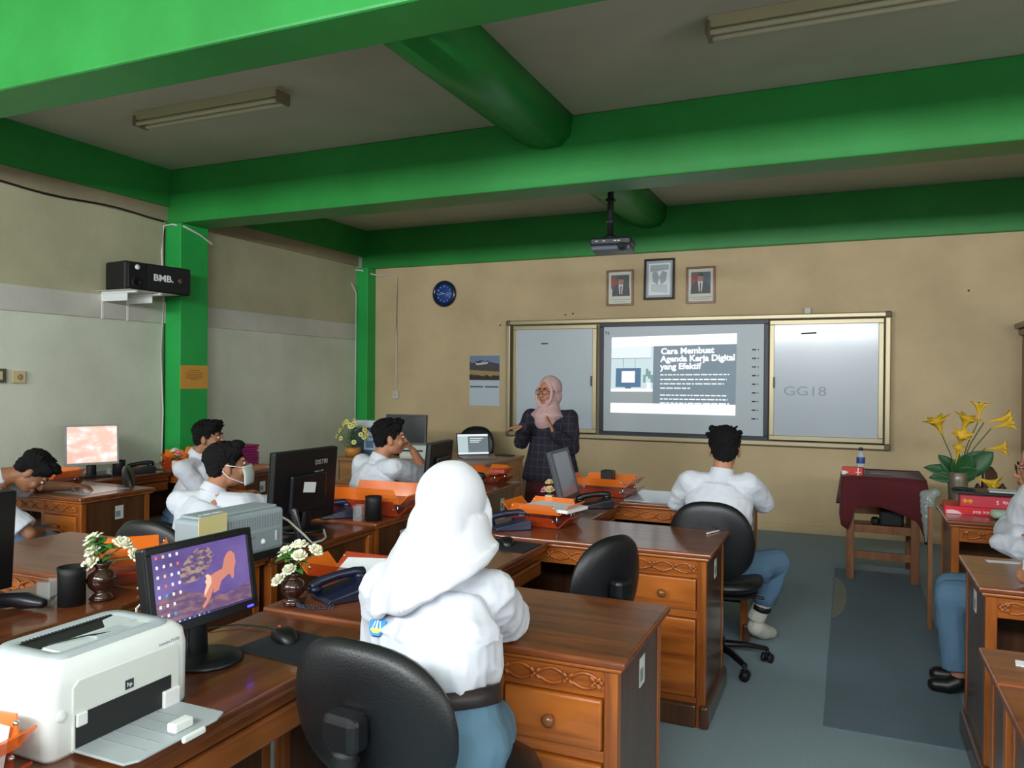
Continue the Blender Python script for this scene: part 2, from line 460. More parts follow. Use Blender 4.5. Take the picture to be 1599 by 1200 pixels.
def portrait(x, z, w, h, label, hue, lean):
    t = thing('picture_frame', label, 'picture', (x, YF - .002, z), group=None)
    frame_mb(w, h, .022, .022).build('frame', wood('teak frame', (112, 66, 32), (150, 94, 50)), t, .003)
    m = MB(); m.box(-w / 2 + .015, w / 2 - .015, -.008, 0, -h / 2 + .015, h / 2 - .015)
    m.build('mount', mat('cream mount', (226, 224, 210), .7), t)
    p = MB(); W = w / 2 - .05; zt = h / 2 - .055; zb = -h / 2 + .105
    flat(p, [(-W, zb), (W, zb), (W, zt), (-W, zt)], -.0095)
    p.mi = 1; flat(p, [(-W, zt - .03), (-W + .05, zt), (-W + .07, zt - .07), (-W + .1, zb + .08), (-W + .04, zb + .03), (-W, zb + .1)], -.0102)
    p.mi = 2; flat(p, [(-W, zb + .09), (-W + .05, zb + .03), (-W + .07, zb), (-W, zb)], -.0106)
    p.mi = 3; cx = .02 * lean
    flat(p, [(cx - .1, zb), (cx + .1, zb), (cx + .095, zb + .09), (cx + .05, zb + .125), (cx - .05, zb + .125), (cx - .095, zb + .085)], -.0112)
    p.mi = 2; flat(p, [(cx - .014, zb + .02), (cx + .014, zb + .02), (cx + .026, zb + .13), (cx - .026, zb + .13)], -.0118)
    p.mi = 4; flat(p, [(cx - .006, zb + .02), (cx + .006, zb + .02), (cx + .008, zb + .11), (cx - .008, zb + .11)], -.0124)
    p.mi = 5; flat(p, oval(cx, zb + .165, .031, .042), -.0124)
    p.mi = 6; flat(p, oval(cx, zb + .178, .034, .034, 14, 0, PI), -.013)
    flat(p, [(cx - .034, zb + .178), (cx - .026, zb + .178), (cx - .03, zb + .15)], -.013)
    p.build('portrait_print', [mat('print dark ' + hue, {'a': (54, 58, 62), 'b': (70, 84, 104)}[hue], .5), mat('print red', (150, 44, 40), .5), mat('print white', (224, 226, 226), .5),
        mat('print suit', (28, 32, 44), .5), mat('print tie', (110, 26, 30), .5), mat('print skin', (176, 126, 96), .5), mat('print hair', (20, 18, 18), .5)], t)
    q = MB()
    for k, ww in enumerate((.11, .075)): q.box(-ww, ww, -.0095, -.0085, -h / 2 + .066 - .02 * k, -h / 2 + .070 - .02 * k)
    q.build('caption', mat('caption ink', (120, 124, 122), .7), t)
    g = MB(); g.box(-w / 2 + .018, w / 2 - .018, -.017, -.015, -h / 2 + .018, h / 2 - .018); g.build('glass', M_glass, t)
portrait(-2.29, 2.505, .30, .39, 'teak framed portrait of a person in a dark suit, left of the tall black frame', 'a', .5)
portrait(-1.425, 2.50, .30, .385, 'teak framed portrait of a person in a suit, right of the tall black frame', 'b', -.2)
t = thing('picture_frame', 'larger black framed print whitened by a painted glare, hanging highest between two portraits', 'picture', (-1.86, YF - .002, 2.58), rx=R(-3))
frame_mb(.33, .44, .024, .028).build('frame', mat('black lacquer frame', (40, 38, 36), .25, coat=.5), t, .004)
m = MB(); m.box(-.15, .15, -.01, 0, -.205, .205); m.build('mount', mat('grey mount', (170, 176, 180), .4), t)
m = MB(); flat(m, [(-.115, -.17), (.115, -.17), (.115, .17), (-.115, .17)], -.0115)
m.mi = 1; flat(m, [(-.1, .08), (.1, .1), (.1, .155), (-.1, .155)], -.0122)
for s in (-1, 1): flat(m, [(0, .02), (s * .03, .09), (s * .08, .07), (s * .07, -.02), (s * .02, -.06)], -.0128)
m.mi = 2; flat(m, [(-.09, -.13), (.09, -.15), (.085, -.06), (-.085, -.05)], -.0122)
m.build('print', [mat('print glare', (244, 248, 250), .3), mat('print slate', (168, 180, 188), .3), mat('print mist', (208, 218, 224), .3)], t)  # print whites raised so the glass glare sits in the colour
m = MB(); m.box(-.145, .145, -.02, -.018, -.2, .2); m.build('glass', M_glass, t)

# clock
t = thing('wall_clock', 'round wall clock with navy rim and blue dial on the beige wall', 'clock', (-4.45, YF - .002, 2.52), rx=R(90))
m = MB(); m.lathe([(.155, 0), (.158, .02), (.15, .035), (.13, .04), (.118, .034), (.116, .022)], 40); m.build('rim', mat('navy rim', (16, 28, 62), .25, coat=.4), t)
m = MB(); m.lathe([(.12, .0), (.12, .024), (.0, .0245)], 40); m.build('dial', mat('blue dial', (44, 78, 150), .4), t)
for k in range(12):
    a = PI / 2 - (k + 1) * PI / 6
    text('numeral', str(k + 1), .03, mat('dial white', (206, 220, 246), .5), t, T(.088 * math.cos(a), .088 * math.sin(a) - .011, .0255), 'CENTER', .0003)
for nm, L_, a, w_ in (('hour_hand', .05, PI / 2 - (9.72) * PI / 6, .006), ('minute_hand', .075, PI / 2 - 43.5 * PI / 30, .004)):
    m = MB(); m.box(-.012, L_, -w_ / 2, w_ / 2, .027, .029, RZ(a)); m.build(nm, M_white, t)
# calendar
t = thing('wall_calendar', 'wall calendar with a dusk temple picture over a pale blank page', 'calendar', (-3.915, YF - .003, 1.49))
m = MB(); m.box(-.195, .195, -.004, 0, -.3, -.002); m.box(-.195, .195, -.006, 0, .0, .29); m.build('page', mat('calendar page', (196, 208, 218), .7), t)
p = MB(); flat(p, [(-.193, .002), (.193, .002), (.193, .288), (-.193, .288)], -.0075)
p.mi = 1; flat(p, [(-.193, .12), (.193, .1), (.193, .06), (.05, .04), (-.1, .06), (-.193, .07)], -.0082)
p.mi = 2; flat(p, [(-.15, .2), (-.05, .235), (.06, .215), (.193, .19), (.193, .288), (-.193, .288), (-.193, .215)], -.0082)
p.mi = 3; flat(p, [(-.12, .205), (.05, .225), (.04, .19), (-.1, .175)], -.009)
p.mi = 4; flat(p, [(-.13, .225), (-.02, .21), (.06, .235), (.045, .215), (-.09, .2)], -.0098)
flat(p, [(-.193, .002), (.193, .002), (.193, .045), (.12, .06), (.08, .04), (.03, .065), (-.02, .04), (-.08, .062), (-.12, .04), (-.193, .06)], -.0098)
p.build('picture', [mat('cal dusk', (74, 72, 78), .5), mat('cal gold', (168, 140, 90), .5), mat('cal sky', (120, 138, 168), .5), mat('cal wall', (206, 202, 200), .5), mat('cal dark', (54, 42, 40), .5)], t)
q = MB()
for x in (-.185, .01): q.box(x, x + .17, -.006, -.004, -.085, -.07)
q.build('heading', mat('cal green', (70, 86, 84), .6), t)
# cable and outlet
t = thing('wall_socket', 'white socket at the end of the white cable left of the calendar', 'socket', (-5.12, YF - .001, 1.3))
m = MB(); m.box(-.042, .042, -.03, 0, -.05, .05); m.build('plate', M_white2, t, .006)
m = MB()
for s in (-1, 1): m.cyl((s * .01, -.031, 0), (s * .01, -.029, 0), .004, n=8)
m.build('hole', M_ink, t)
m = MB(); m.tube([(-5.6, 8.0, 2.84), (-5.52, 8.01, 2.83), (-5.42, 8.1, 2.79), (-5.36, 8.185, 2.775), (-5.2, 8.19, 2.79), (-5.13, 8.19, 2.77), (-5.115, 8.19, 2.7), (-5.115, 8.19, 2.0), (-5.12, 8.19, 1.35)], .011, 8)
one('cable', m, M_white2, 'white cable running from the corner pillar down to the white socket', 'cable')
m = MB(); m.tube([(-5.58, 5.05, 0.4), (-5.585, 5.07, 1.2), (-5.58, 5.05, 1.7), (-5.585, 5.075, 2.2), (-5.58, 5.05, 2.6), (-5.585, 5.07, 2.84), (-5.5, 5.09, 2.85), (-5.4, 5.13, 2.83), (-5.4, 5.3, 2.79), (-5.4, 5.45, 2.73)], .009, 8)
one('cable', m, M_white2, 'white cable along the left edge of the middle green pillar', 'cable')
m = MB(); m.tube([(-5.59, 5.085, 0.3), (-5.592, 5.09, 1.5), (-5.588, 5.085, 2.82)], .006, 6)
one('cable', m, M_black, 'thin black cable beside the middle green pillar', 'cable')
m = MB(); m.tube([(-5.58, 7.99, 0.4), (-5.585, 8.0, 1.9), (-5.58, 7.99, 2.55), (-5.58, 7.9, 2.66)], .01, 8)
one('cable', m, M_white2, 'white cable along the left edge of the corner green pillar', 'cable')
m = MB()
pts = [(-5.565, YB + .3 + (5.05 - YB - .3) * i / 40, 2.885 + .012 * math.sin(i * .9)) for i in range(41)]
m.tube(pts, .008, 6)
one('cable', m, M_blackm, 'sagging black cable under the green beam on the left wall', 'cable')
t = thing('wall_socket', 'cream wall socket on the grey wall at far left', 'socket', (XL + .001, 3.77, 1.49))
m = MB(); m.box(0, .02, -.05, .05, -.045, .045); m.build('plate', M_cream, t, .004)
m = MB(); m.lathe([(.02, 0), (.022, .004), (.015, .003)], 16, T(.02, 0, 0) @ RY(R(90))); m.build('outlet_face', mat('tan plastic', (176, 150, 100), .5), t)
t = thing('light_switch', 'dark grey switch beside the cream wall socket', 'switch', (XL + .001, 3.62, 1.5))
m = MB(); m.box(0, .03, -.06, .05, -.05, .05); m.build('plate', mat('grey olive plastic', (84, 86, 70), .5), t, .004)
m = MB(); m.box(.03, .036, -.03, .02, -.03, .03); m.build('rocker', M_cream, t, .002)
t = thing('notice', 'orange notice sheet pasted on the green pillar', 'notice', (-5.409, 5.26, 1.5))
m = MB(); m.box(0, .002, -.16, .16, -.105, .105); m.build('sheet', mat('orange paper', (214, 156, 66), .7), t)
m = MB()
for k, (a, z) in enumerate(((.06, .06), (.1, .04), (.11, .025), (.09, .01), (.1, -.005), (.05, -.02))): m.box(.002, .0025, -a, a, z - .003, z + .003)
m.build('text_lines', mat('notice ink', (150, 100, 50), .7), t)

# loudspeaker on its bracket
t = thing('loudspeaker', 'black loudspeaker on a white wall bracket left of the green pillar', 'speaker', (-5.33, 4.7, 2.305), R(-8))
m = MB(); m.box(-.14, .13, -.3, .3, -.115, .115); m.build('cabinet', M_blackm, t, .02, 3)
m = MB(); m.box(.13, .142, -.28, -.12, -.105, .105); m.build('horn_panel', mat('gloss black', (26, 28, 32), .25), t, .006)
m = MB()
m.lathe([(.05, 0), (.046, .006), (.02, -.004)], 20, T(.142, -.2, -.05) @ RY(R(90)))
m.build('port', M_ink, t)
m = MB(); m.lathe([(.022, 0), (.02, .006), (.0, .008)], 16, T(.142, -.2, .07) @ RY(R(90))); m.build('tweeter', M_white, t)
m = MB(); m.box(.13, .14, -.11, .285, -.105, .105); m.build('grille', mat('black grille cloth', (15, 15, 17), .8, bump=.4, bscale=300), t, .004)
m = MB(); m.lathe([(.022, 0), (.02, .004), (0, .005)], 16, T(.14, .19, .0) @ RY(R(90))); m.build('emblem', mat('brown emblem', (92, 72, 54), .4), t)
text('logo', 'BMB.', .075, M_white, t, basis((.1415, -.06, -.02), (0, 1, 0), (0, 0, 1)), sx=1.15, bold=.002)
t = thing('wall_bracket', 'white steel bracket holding the black loudspeaker', 'bracket', (-5.6, 4.6, 2.17))
for y in (-.14, .1):
    m = MB(); m.box(0, .02, y - .012, y + .012, -.2, .02); m.box(0, .4, y - .012, y + .012, .0, .018)
    m.box(.0, .3, y - .004, y + .004, -.06, .0, T(0, 0, 0)); m.build('arm', M_white, t, .003)
m = MB(); m.box(.02, .4, -.2, .28, .018, .022); m.build('plate', M_white2, t)

# fluorescent battens
def batten(x, y, L_, label):
    t = thing('fluorescent_light', label, 'ceiling light', (x, y, ZC), group='unlit fluorescent battens')
    w_ = mat('dusty batten', (176, 164, 132), .5)
    m = MB(); m.prism([(-.045, -.055), (.045, -.055), (.06, 0), (-.06, 0)], -L_ / 2, L_ / 2, Matrix(((0, 0, 1, 0), (1, 0, 0, 0), (0, 1, 0, 0), (0, 0, 0, 1))))
    m.build('housing', w_, t, .004)
    for s in (-1, 1):
        m = MB(); m.box(s * (L_ / 2) - .012, s * (L_ / 2) + .012, -.06, .06, -.095, -.02); m.build('tube_holder', mat('dusty holder', (120, 108, 86), .5), t, .006)
        m = MB(); m.tube([(-L_ / 2 + .01, s * .038, -.078), (L_ / 2 - .01, s * .038, -.078)], .014, 12); m.build('tube', mat('unlit tube glass', (196, 188, 160), .3), t)
batten(-3.95, 3.95, 1.25, 'unlit double fluorescent batten left of the cross beam')
batten(-.02, 4.03, 1.3, 'unlit double fluorescent batten cut by the top of the picture')

# projector hanging from the ceiling
t = thing('projector', 'small dark grey projector hanging from a black pole', 'projector', (-1.8, 6.2, 2.6), R(6))
m = MB(); m.box(-.17, .17, -.12, .14, .0, .065); m.build('body', mat('projector shell dark', (34, 36, 42), .35), t, .018, 3)
m = MB(); m.box(-.165, .165, -.115, .135, -.045, .004); m.build('top_shell', mat('projector shell grey', (92, 98, 110), .4), t, .02, 3)
m = MB(); m.lathe([(.034, 0), (.036, .02), (.026, .024), (.02, .012)], 20, T(.1, -.115, -.018) @ RX(R(90))); m.build('lens', M_ink, t)
m = MB()
for x in (-.12, -.06, .03, .06): m.box(x, x + .02, -.123, -.118, .03, .036)
m.build('socket_row', M_white, t)
m = MB(); m.lathe([(.06, .065), (.05, .09), (.03, .1)], 16, T(-.02, .0, 0)); m.box(-.1, .08, -.02, .02, .065, .078); m.build('mount_plate', M_blackm, t)
t2 = thing('projector_pole', 'black ceiling pole carrying the projector', 'pole', (-1.82, 6.2, 2.7))
m = MB(); m.cyl((0, 0, 0), (0, 0, ZC - 2.7 - .01), .026); m.box(-.034, .034, -.03, .03, .28, .3); m.box(-.03, .03, -.026, .026, .1, .115); m.build('tube', M_blackm, t2)
m = MB(); m.lathe([(.07, ZC - 2.715), (.07, ZC - 2.7)], 20); m.build('ceiling_plate', M_blackm, t2)

# whiteboard assembly
X0, X1, Z0, Z1 = -3.6, .36, .86, 2.17
t = thing('whiteboard', 'wide aluminium framed whiteboard with sliding wings around a lit projection panel', 'whiteboard', ((X0 + X1) / 2, YF - .001, (Z0 + Z1) / 2))
W, H = X1 - X0, Z1 - Z0
m = frame_mb(W, H, .05, .1); m.build('frame', M_alu, t, .01, 3)
for sx in (-1, 1):
    for sz in (-1, 1):
        m = MB(); m.box(sx * (W / 2 - .025) - .03, sx * (W / 2 - .025) + .03, -.104, 0, sz * (H / 2 - .025) - .03, sz * (H / 2 - .025) + .03); m.build('frame_corner', M_aluc, t, .015, 3)
def wing(xa, xb, name, y):
    cx = (xa + xb) / 2 - (X0 + X1) / 2; ww = xb - xa; hh = H - .12
    m = frame_mb(ww, hh, .045, .02)
    for i in range(len(m.v)): m.v[i] += V((cx, y, -.0))
    o = m.build('wing_frame', M_alu, t, .004)
    m = MB(); m.box(cx - ww / 2 + .04, cx + ww / 2 - .04, y - .01, y + .01, -hh / 2 + .04, hh / 2 - .04)
    return m.build(name, M_board, t)
wl = wing(-3.52, -2.53, 'whiteboard_wing', -.06)
wr = wing(-.73, .3, 'whiteboard_wing', -.06)
ox = -(X0 + X1) / 2
m = frame_mb(1.76, H - .09, .045, .03)
for i in range(len(m.v)): m.v[i] += V((-1.62 + ox, -.035, 0))
m.build('panel_frame', M_dkframe, t, .004)
m = MB(); m.box(-2.46 + ox, -.78 + ox, -.05, -.03, -H / 2 + .085, H / 2 - .085); pn = m.build('projection_panel', M_screenb, t)
for x in (-2.585, -.685):
    m = MB(); m.box(x + ox - .008, x + ox + .008, -.095, -.08, -.08, .03); m.build('handle', M_aluc, t, .003)
# marker strokes and the sensor box
m = MB()
m.box(-3.18 + ox, -3.1 + ox, -.0735, -.0712, .385, .397)
m.box(-.42 + ox, -.28 + ox, -.0735, -.0712, .41, .426, RY(R(-2)))
m.build('marker_stroke', M_ink, t)
text('board_writing', 'GG18', .13, M_ink2, t, basis((-.6 + ox, -.0715, -.15), (1, 0, 0), (0, 0, 1)), sx=1.25)
text('board_writing', 'N', .06, M_ink, t, basis((-2.44 + ox, -.0505, .48), (1, 0, 0), (0, 0, 1)))
m = MB()
for k in range(9):
    z = .3 - .095 * k * .92
    m.box(-.9 + ox, -.86 + ox, -.0525, -.05, z, z + .012)
    m.box(-.845 + ox, -.835 + ox, -.0525, -.05, z, z + .012)
m.build('panel_icons', M_ink, t)['kind'] = 'stuff'
one('sensor_box', MB().box(-.41, -.35, YF - .05, YF - .01, 2.17, 2.23), M_white2, 'small white sensor box on top of the whiteboard frame', 'sensor', bevel=.004)
# projected slide (light thrown on the panel)
def glow(name, rgb, s):
    m = bpy.data.materials.new(name); m.use_nodes = True; nt = m.node_tree
    b = nt.nodes['Principled BSDF']; b.inputs['Base Color'].default_value = lin(rgb) + (1,)
    b.inputs['Emission Color'].default_value = lin(rgb) + (1,); b.inputs['Emission Strength'].default_value = s; b.inputs['Roughness'].default_value = .4
    b.inputs['Base Color'].default_value = tuple(.2 * k for k in lin(rgb)) + (1,)
    return m
s = MB(); yv = -.0515
TL, TR, BR, BL = (-2.365, 1.965), (-1.05, 1.99), (-1.06, 1.15), (-2.375, 1.15)
zc_ = (Z0 + Z1) / 2
def S(u, v):
    a = V(TL).lerp(V(TR), u); b = V(BL).lerp(V(BR), u); p = a.lerp(b, v)
    return (p[0] + ox, p[1] - zc_)
def quad(u0, v0, u1, v1, mi, lift=0):
    s.mi = mi; flat(s, [S(u0, v1), S(u1, v1), S(u1, v0), S(u0, v0)], yv - lift * .0006, .0004)
quad(0, 0, 1, .13, 0); quad(0, .87, 1, 1, 0)
quad(0, .13, .35, .87, 1); quad(.35, .13, 1, .87, 2)
quad(0, .13, .33, .28, 3, 1); quad(.0, .68, .35, .72, 0, 1); quad(0, .72, .35, .87, 4, 1)
quad(.04, .41, .25, .66, 5, 1); quad(.09, .45, .2, .6, 0, 2); quad(.12, .66, .17, .68, 5, 2)
for k in (.1, .2): quad(k, .28, k + .003, .4, 5, 1)
quad(0, .28, .33, .286, 5, 1)
quad(.3, .6, .33, .68, 0, 2)
for k, (a, b) in enumerate([(.29, .42), (.31, .45), (.27, .5), (.33, .5)]): quad(a, b, a + .02, b + .1, 6, 2)
so = s.build('projected_slide', [glow('slide white', (250, 252, 255), 1.0), glow('slide pale', (206, 228, 232), .85), glow('slide slate', (112, 132, 146), .8), glow('slide sky', (232, 244, 246), .9), glow('slide grey', (150, 160, 160), .8), glow('slide blue', (72, 112, 150), .8), glow('slide leaf', (120, 160, 150), .8)], t)
Mw = MATS.setdefault('glowtext', glow('slide lettering', (246, 250, 252), 1.0))
for k, w_ in enumerate(['Cara Membuat', 'Agenda Kerja Digital', 'yang Efektif']):
    x, z = S(.41, .235 + .098 * k)
    text('slide_title', w_, .088, Mw, t, basis((x, yv - .001, z), (1, 0.0, .02), (0, 0, 1)), bold=.0035, sx=1.04)
m = MB(); random.seed(4)
for k, (v, L_) in enumerate([(.5, .54), (.56, .52), (.615, .5), (.67, .24), (.76, .52), (.81, .53), (.86, .55)]):
    u = .41
    while u < .41 + L_:
        w_ = random.uniform(.015, .06); x, z = S(u, v); x2, z2 = S(min(u + w_, .41 + L_), v)
        m.box(x, x2, yv - .0016, yv - .001, z - .006, z + .006); u += w_ + .008
m.build('slide_body_text', Mw, t)
# nail holes, magnets
m = MB()
for x, z in ((-3.72, 2.13), (-2.92, 2.23), (-2.83, 2.24), (1.0, 2.35)): m.cyl((x, YF - .004, z), (x, YF + .001, z), .009, n=8)
m.build('screw_holes', M_ink)['kind'] = 'structure'
bpy.data.objects['screw_holes'].name = 'trim_7'

# cabinet at the right edge
t = thing('cupboard', 'tall brown wooden cupboard with a cornice at the right edge', 'cabinet', (1.42, 7.755, 0))
wd = wood('cupboard wood', (86, 44, 22), (122, 70, 38), 'Z')
m = MB(); m.box(0, 1.1, 0, .44, 0, 1.93); m.build('body', wd, t, .005)
m = MB(); m.prism([(-.06, 1.99), (1.16, 1.99), (1.16, 2.04), (-.06, 2.04)], -.06, .45, Matrix(((1, 0, 0, 0), (0, 0, 1, 0), (0, 1, 0, 0), (0, 0, 0, 1))))
m.box(-.03, 1.13, -.03, .44, 1.93, 1.99); m.build('cornice', M_wside, t, .012, 3)
for x in (.03, .56):
    m = MB(); m.box(x, x + .5, -.02, 0, .1, 1.85); d_ = m.build('door', wd, t, .006)
    m = MB(); m.ell((x + (.45 if x < .3 else .05), -.03, 1.0), .014); m.build('knob', M_chrome, d_)
# -------------------------------------------------------------- furniture
DZ = .76
def rotshape(m, fn):
    for i in range(len(m.v)): m.v[i] = fn(m.v[i])
def frieze(m, x0, x1, y, z0, z1):
    """carved vine with four-petal flowers standing proud of the rail (faces -y)"""
    h = z1 - z0; n = max(2, round((x1 - x0) / .1)); st = (x1 - x0) / n; zc = (z0 + z1) / 2
    for s in (1, -1):
        pts = []
        for i in range(n * 8 + 1):
            x = x0 + st * i / 8; pts.append((x, y - .003, zc + s * h * .3 * math.sin(PI * (x - x0) / st)))
        m.tube(pts, [(.005, .005)] * len(pts), 6)
    for k in range(n + 1):
        x = min(max(x0 + st * k, x0 + .018), x1 - .018)
        for j in range(4):
            a = PI / 4 + j * PI / 2
            m.ell((x + .012 * math.cos(a), y - .006, zc + .012 * math.sin(a)), (.011, .006, .006), Matrix.Rotation(-a, 3, 'Y'), 8, 6)
        m.ell((x, y - .011, zc), .0055, None, 8, 6)
def desk(name, label, x0, x1, y0, y1, ped='R', group='carved wooden office desks', tag=True, closed=False, lower='door', tagside=1):
    """office desk whose drawers face -y; ped side R, L or None"""
    t = thing(name, label, 'desk', ((x0 + x1) / 2, (y0 + y1) / 2, 0), group=group)
    W = x1 - x0; D = y1 - y0; w, d = W / 2, D / 2
    m = MB(); m.box(-w, w, -d, d, DZ - .022, DZ); m.build('desktop', M_wtop, t, .008, 3)
    m = MB(); m.box(-w + .012, w - .012, -d + .012, d - .012, DZ - .036, DZ - .022); m.build('top_moulding', M_wfrt, t, .006, 3)
    e = .03  # overhang
    zf0, zf1 = DZ - .115, DZ - .036
    yb = -d + e
    # side panels with corner posts
    for s in (-1, 1):
        m = MB(); xo = s * (w - e)
        m.box(min(xo, xo - s * .018), max(xo, xo - s * .018), yb + .035, d - e - .035, .06, DZ - .036)
        m.build('side_panel', M_wside, t)
        for yy in (yb, d - e - .036):
            m = MB(); m.box(min(xo + s * .004, xo - s * .034), max(xo + s * .004, xo - s * .034), yy, yy + .036, .0, DZ - .036)
            m.build('corner_post', M_wfrtZ, t, .003)
        m = MB(); xq = xo + s * .022
        m.box(min(xq, xo - s * .02), max(xq, xo - s * .02), yb - .02, d - e + .01, 0, .1); m.build('plinth', M_wside, t, .012, 2)
    # back panel
    m = MB(); m.box(-w + e + .034, w - e - .034, d - e - .02, d - e - .004, .08, DZ - .036); m.build('back_panel', M_wside, t)
    # frieze rail
    m = MB(); m.box(-w + e + .034, w - e - .034, yb + .006, yb + .024, zf0, zf1); m.build('frieze_rail', M_wfrt, t)
    m = MB(); frieze(m, -w + e + .04, w - e - .04, yb + .005, zf0 + .006, zf1 - .004); m.build('carved_frieze', M_wfrt, t)
    if ped:
        s = 1 if ped == 'R' else -1
        pa, pb = (w - e - .034 - .295, w - e - .034) if s > 0 else (-w + e + .034, -w + e + .034 + .295)
        xi = pa if s > 0 else pb
        m = MB(); m.box(min(xi, xi - s * .03), max(xi, xi - s * .03), yb, yb + .034, 0, zf0 + .078); m.build('corner_post', M_wfrtZ, t, .003)
        m = MB(); m.box(min(xi, xi - s * .016), max(xi, xi - s * .016), yb + .034, d - e - .02, .05, DZ - .036); m.build('inner_panel', M_wside, t)
        m = MB(); m.box(pa, pb, yb + .004, yb + .03, DZ - .29, DZ - .26); m.box(pa, pb, yb + .004, yb + .03, .1, .125); m.box(pa, pb, yb + .02, yb + .028, .1, zf0); m.build('drawer_rail', M_wfrt, t, .002)
        m = MB(); m.box(pa - .002, pb + .002, yb - .018, yb + .02, 0, .1); m.build('plinth', M_wside, t, .01, 2)
        m = MB(); m.box(pa + .005, pb - .005, yb - .008, yb + .02, DZ - .257, zf0 - .004); dr = m.build('drawer', M_wfrt, t, .007, 2)
        m = MB(); m.lathe([(.008, 0), (.007, .012), (.017, .02), (.019, .03), (.01, .038), (.002, .04)], 16, T((pa + pb) / 2, yb - .008, (DZ - .257 + zf0) / 2) @ RX(R(90))); m.build('knob', M_knob, dr)
        m = MB(); m.box(pa + .005, pb - .005, yb - .008, yb + .02, .13, DZ - .294); dr = m.build('cabinet_door', M_wfrt, t, .007, 2)
        m = MB(); m.lathe([(.008, 0), (.007, .012), (.017, .02), (.019, .03), (.01, .038), (.002, .04)], 16, T(pa + .03 if s > 0 else pb - .03, yb - .008, .42) @ RX(R(90))); m.build('knob', M_knob, dr)
    if tag:
        m = MB(); q = (w - e) * tagside
        m.box(min(q, q + tagside * .0015), max(q, q + tagside * .0015), .02 - .03, .02 + .03, DZ - .17, DZ - .085)
        m.mi = 1; m.box(min(q, q + tagside * .002), max(q, q + tagside * .002), -.008, .028, DZ - .155, DZ - .118)
        m.build('inventory_tag', [mat('tag paper', (206, 210, 206), .5), mat('tag grey', (130, 138, 140), .6)], t)
    return t
def side_desk(label, x0, x1, y0, y1, knee, group='computer side tables'):
    """return table along y; the user sits on the side knee (+1: +x side)"""
    t = thing('side_desk', label, 'desk', ((x0 + x1) / 2, (y0 + y1) / 2, 0), group=group)
    w, d = (x1 - x0) / 2, (y1 - y0) / 2; Z = DZ - .012
    m = MB(); m.box(-w, w, -d, d, Z - .024, Z); m.build('desktop', M_wtopY, t, .008, 3)
    m = MB(); m.box(-w + .01, w - .01, -d + .004, d - .004, Z - .04, Z - .024); m.build('top_moulding', M_wretY, t, .005)
    xo = -knee * (w - .03)
    m = MB(); m.box(min(xo, xo + knee * .018), max(xo, xo + knee * .018), -d + .02, d - .02, .06, Z - .04); m.build('back_panel', M_wside, t)
    for yy in (-d + .01, d - .05):
        m = MB(); m.box(xo - .02, xo + .02, yy, yy + .04, 0, Z - .04); m.build('corner_post', M_wfrtZ, t, .003)
    m = MB(); m.box(-w + .03, w - .03, -d + .012, -d + .03, .06, Z - .04); m.build('end_panel', M_wside, t)
    xk = knee * (w - .03)
    m = MB(); m.box(min(xk, xk - knee * .03), max(xk, xk - knee * .03), -d + .01, -d + .045, 0, Z - .04); m.build('corner_post', M_wfrtZ, t, .003)
    m = MB(); m.box(min(xk, xk - knee * .02), max(xk, xk - knee * .02), -d + .045, d - .01, Z - .075, Z - .04); m.build('apron', M_wretY, t, .003)
    m = MB(); m.box(min(xk + knee * .004, xk - knee * .25), max(xk + knee * .004, xk - knee * .25), -d + .05, d - .02, Z - .15, Z - .082); m.build('keyboard_drawer', M_wretY, t, .008)
    return t
ROW = [1.97, 3.34, 4.6]
GA = 'carved wooden office desks'
# column A (nearest the aisle)
desk('office_desk', 'carved wooden desk in front of the student in the white headscarf', -1.73, -.53, 1.97, 2.55, 'R')
desk('office_desk', 'carved desk with the empty black chair and a tall door pedestal', -1.73, -.53, 3.36, 3.94, 'R')
desk('office_desk', 'carved desk of the student seated nearest the whiteboard, under an orange tray and black cup', -1.73, -.5, 4.6, 5.18, None)
side_desk('side table under the white printer and the purple-lit monitor', -1.73, -1.27, .55, 1.968, 1)
side_desk('side table with the mouse mat beside the empty black chair', -1.73, -1.27, 2.56, 3.358, 1)
side_desk('side table under the slim monitor before the teacher', -1.73, -1.27, 3.95, 4.598, 1)
# column B (mirrored, side tables on the right)
desk('office_desk', 'carved desk under the grey printer and the brown vase of white roses', -3.4, -2.2, 1.97, 2.55, 'L')
desk('office_desk', 'carved desk in front of the masked student, under the big orange tray', -3.4, -2.2, 3.34, 3.92, 'L')
desk('office_desk', 'carved desk in front of the student leaning on his fist', -3.4, -2.17, 4.6, 5.18, 'L')
side_desk('side table under the black pen cup and the roses at far left', -2.68, -2.2, .62, 1.968, -1)
side_desk('side table under the tall black monitor with marker writing', -2.68, -2.2, 2.56, 3.338, -1)
side_desk('side table under the black monitor behind the white headscarf', -2.68, -2.2, 3.93, 4.598, -1)
# column C along the grey wall
desk('office_desk', 'carved desk where the student rests his head', -5.45, -4.24, 3.24, 3.8, 'R')
desk('office_desk', 'carved desk by the wall under the magenta folders', -5.45, -4.24, 4.6, 5.08, 'R')
side_desk('side table by the grey wall under the silver monitor', -5.45, -4.95, 3.81, 4.598, 1)
# column D right of the aisle
desk('office_desk', 'carved desk under the bare elbow at the right edge', .44, 1.64, 3.26, 3.84, None, tagside=-1)
desk('office_desk', 'carved desk with red boxes beside the maroon table', .49, 1.7, 4.76, 5.32, None, tag=False)
desk('office_desk', 'nearest carved desk cut by the right edge and bottom corner', .34, 1.54, 1.62, 2.225, None, tagside=-1)
desk('side_desk', 'short desk with a paper slip between the two desks at the right edge', .34, 1.54, 2.23, 2.52, None, tag=False)

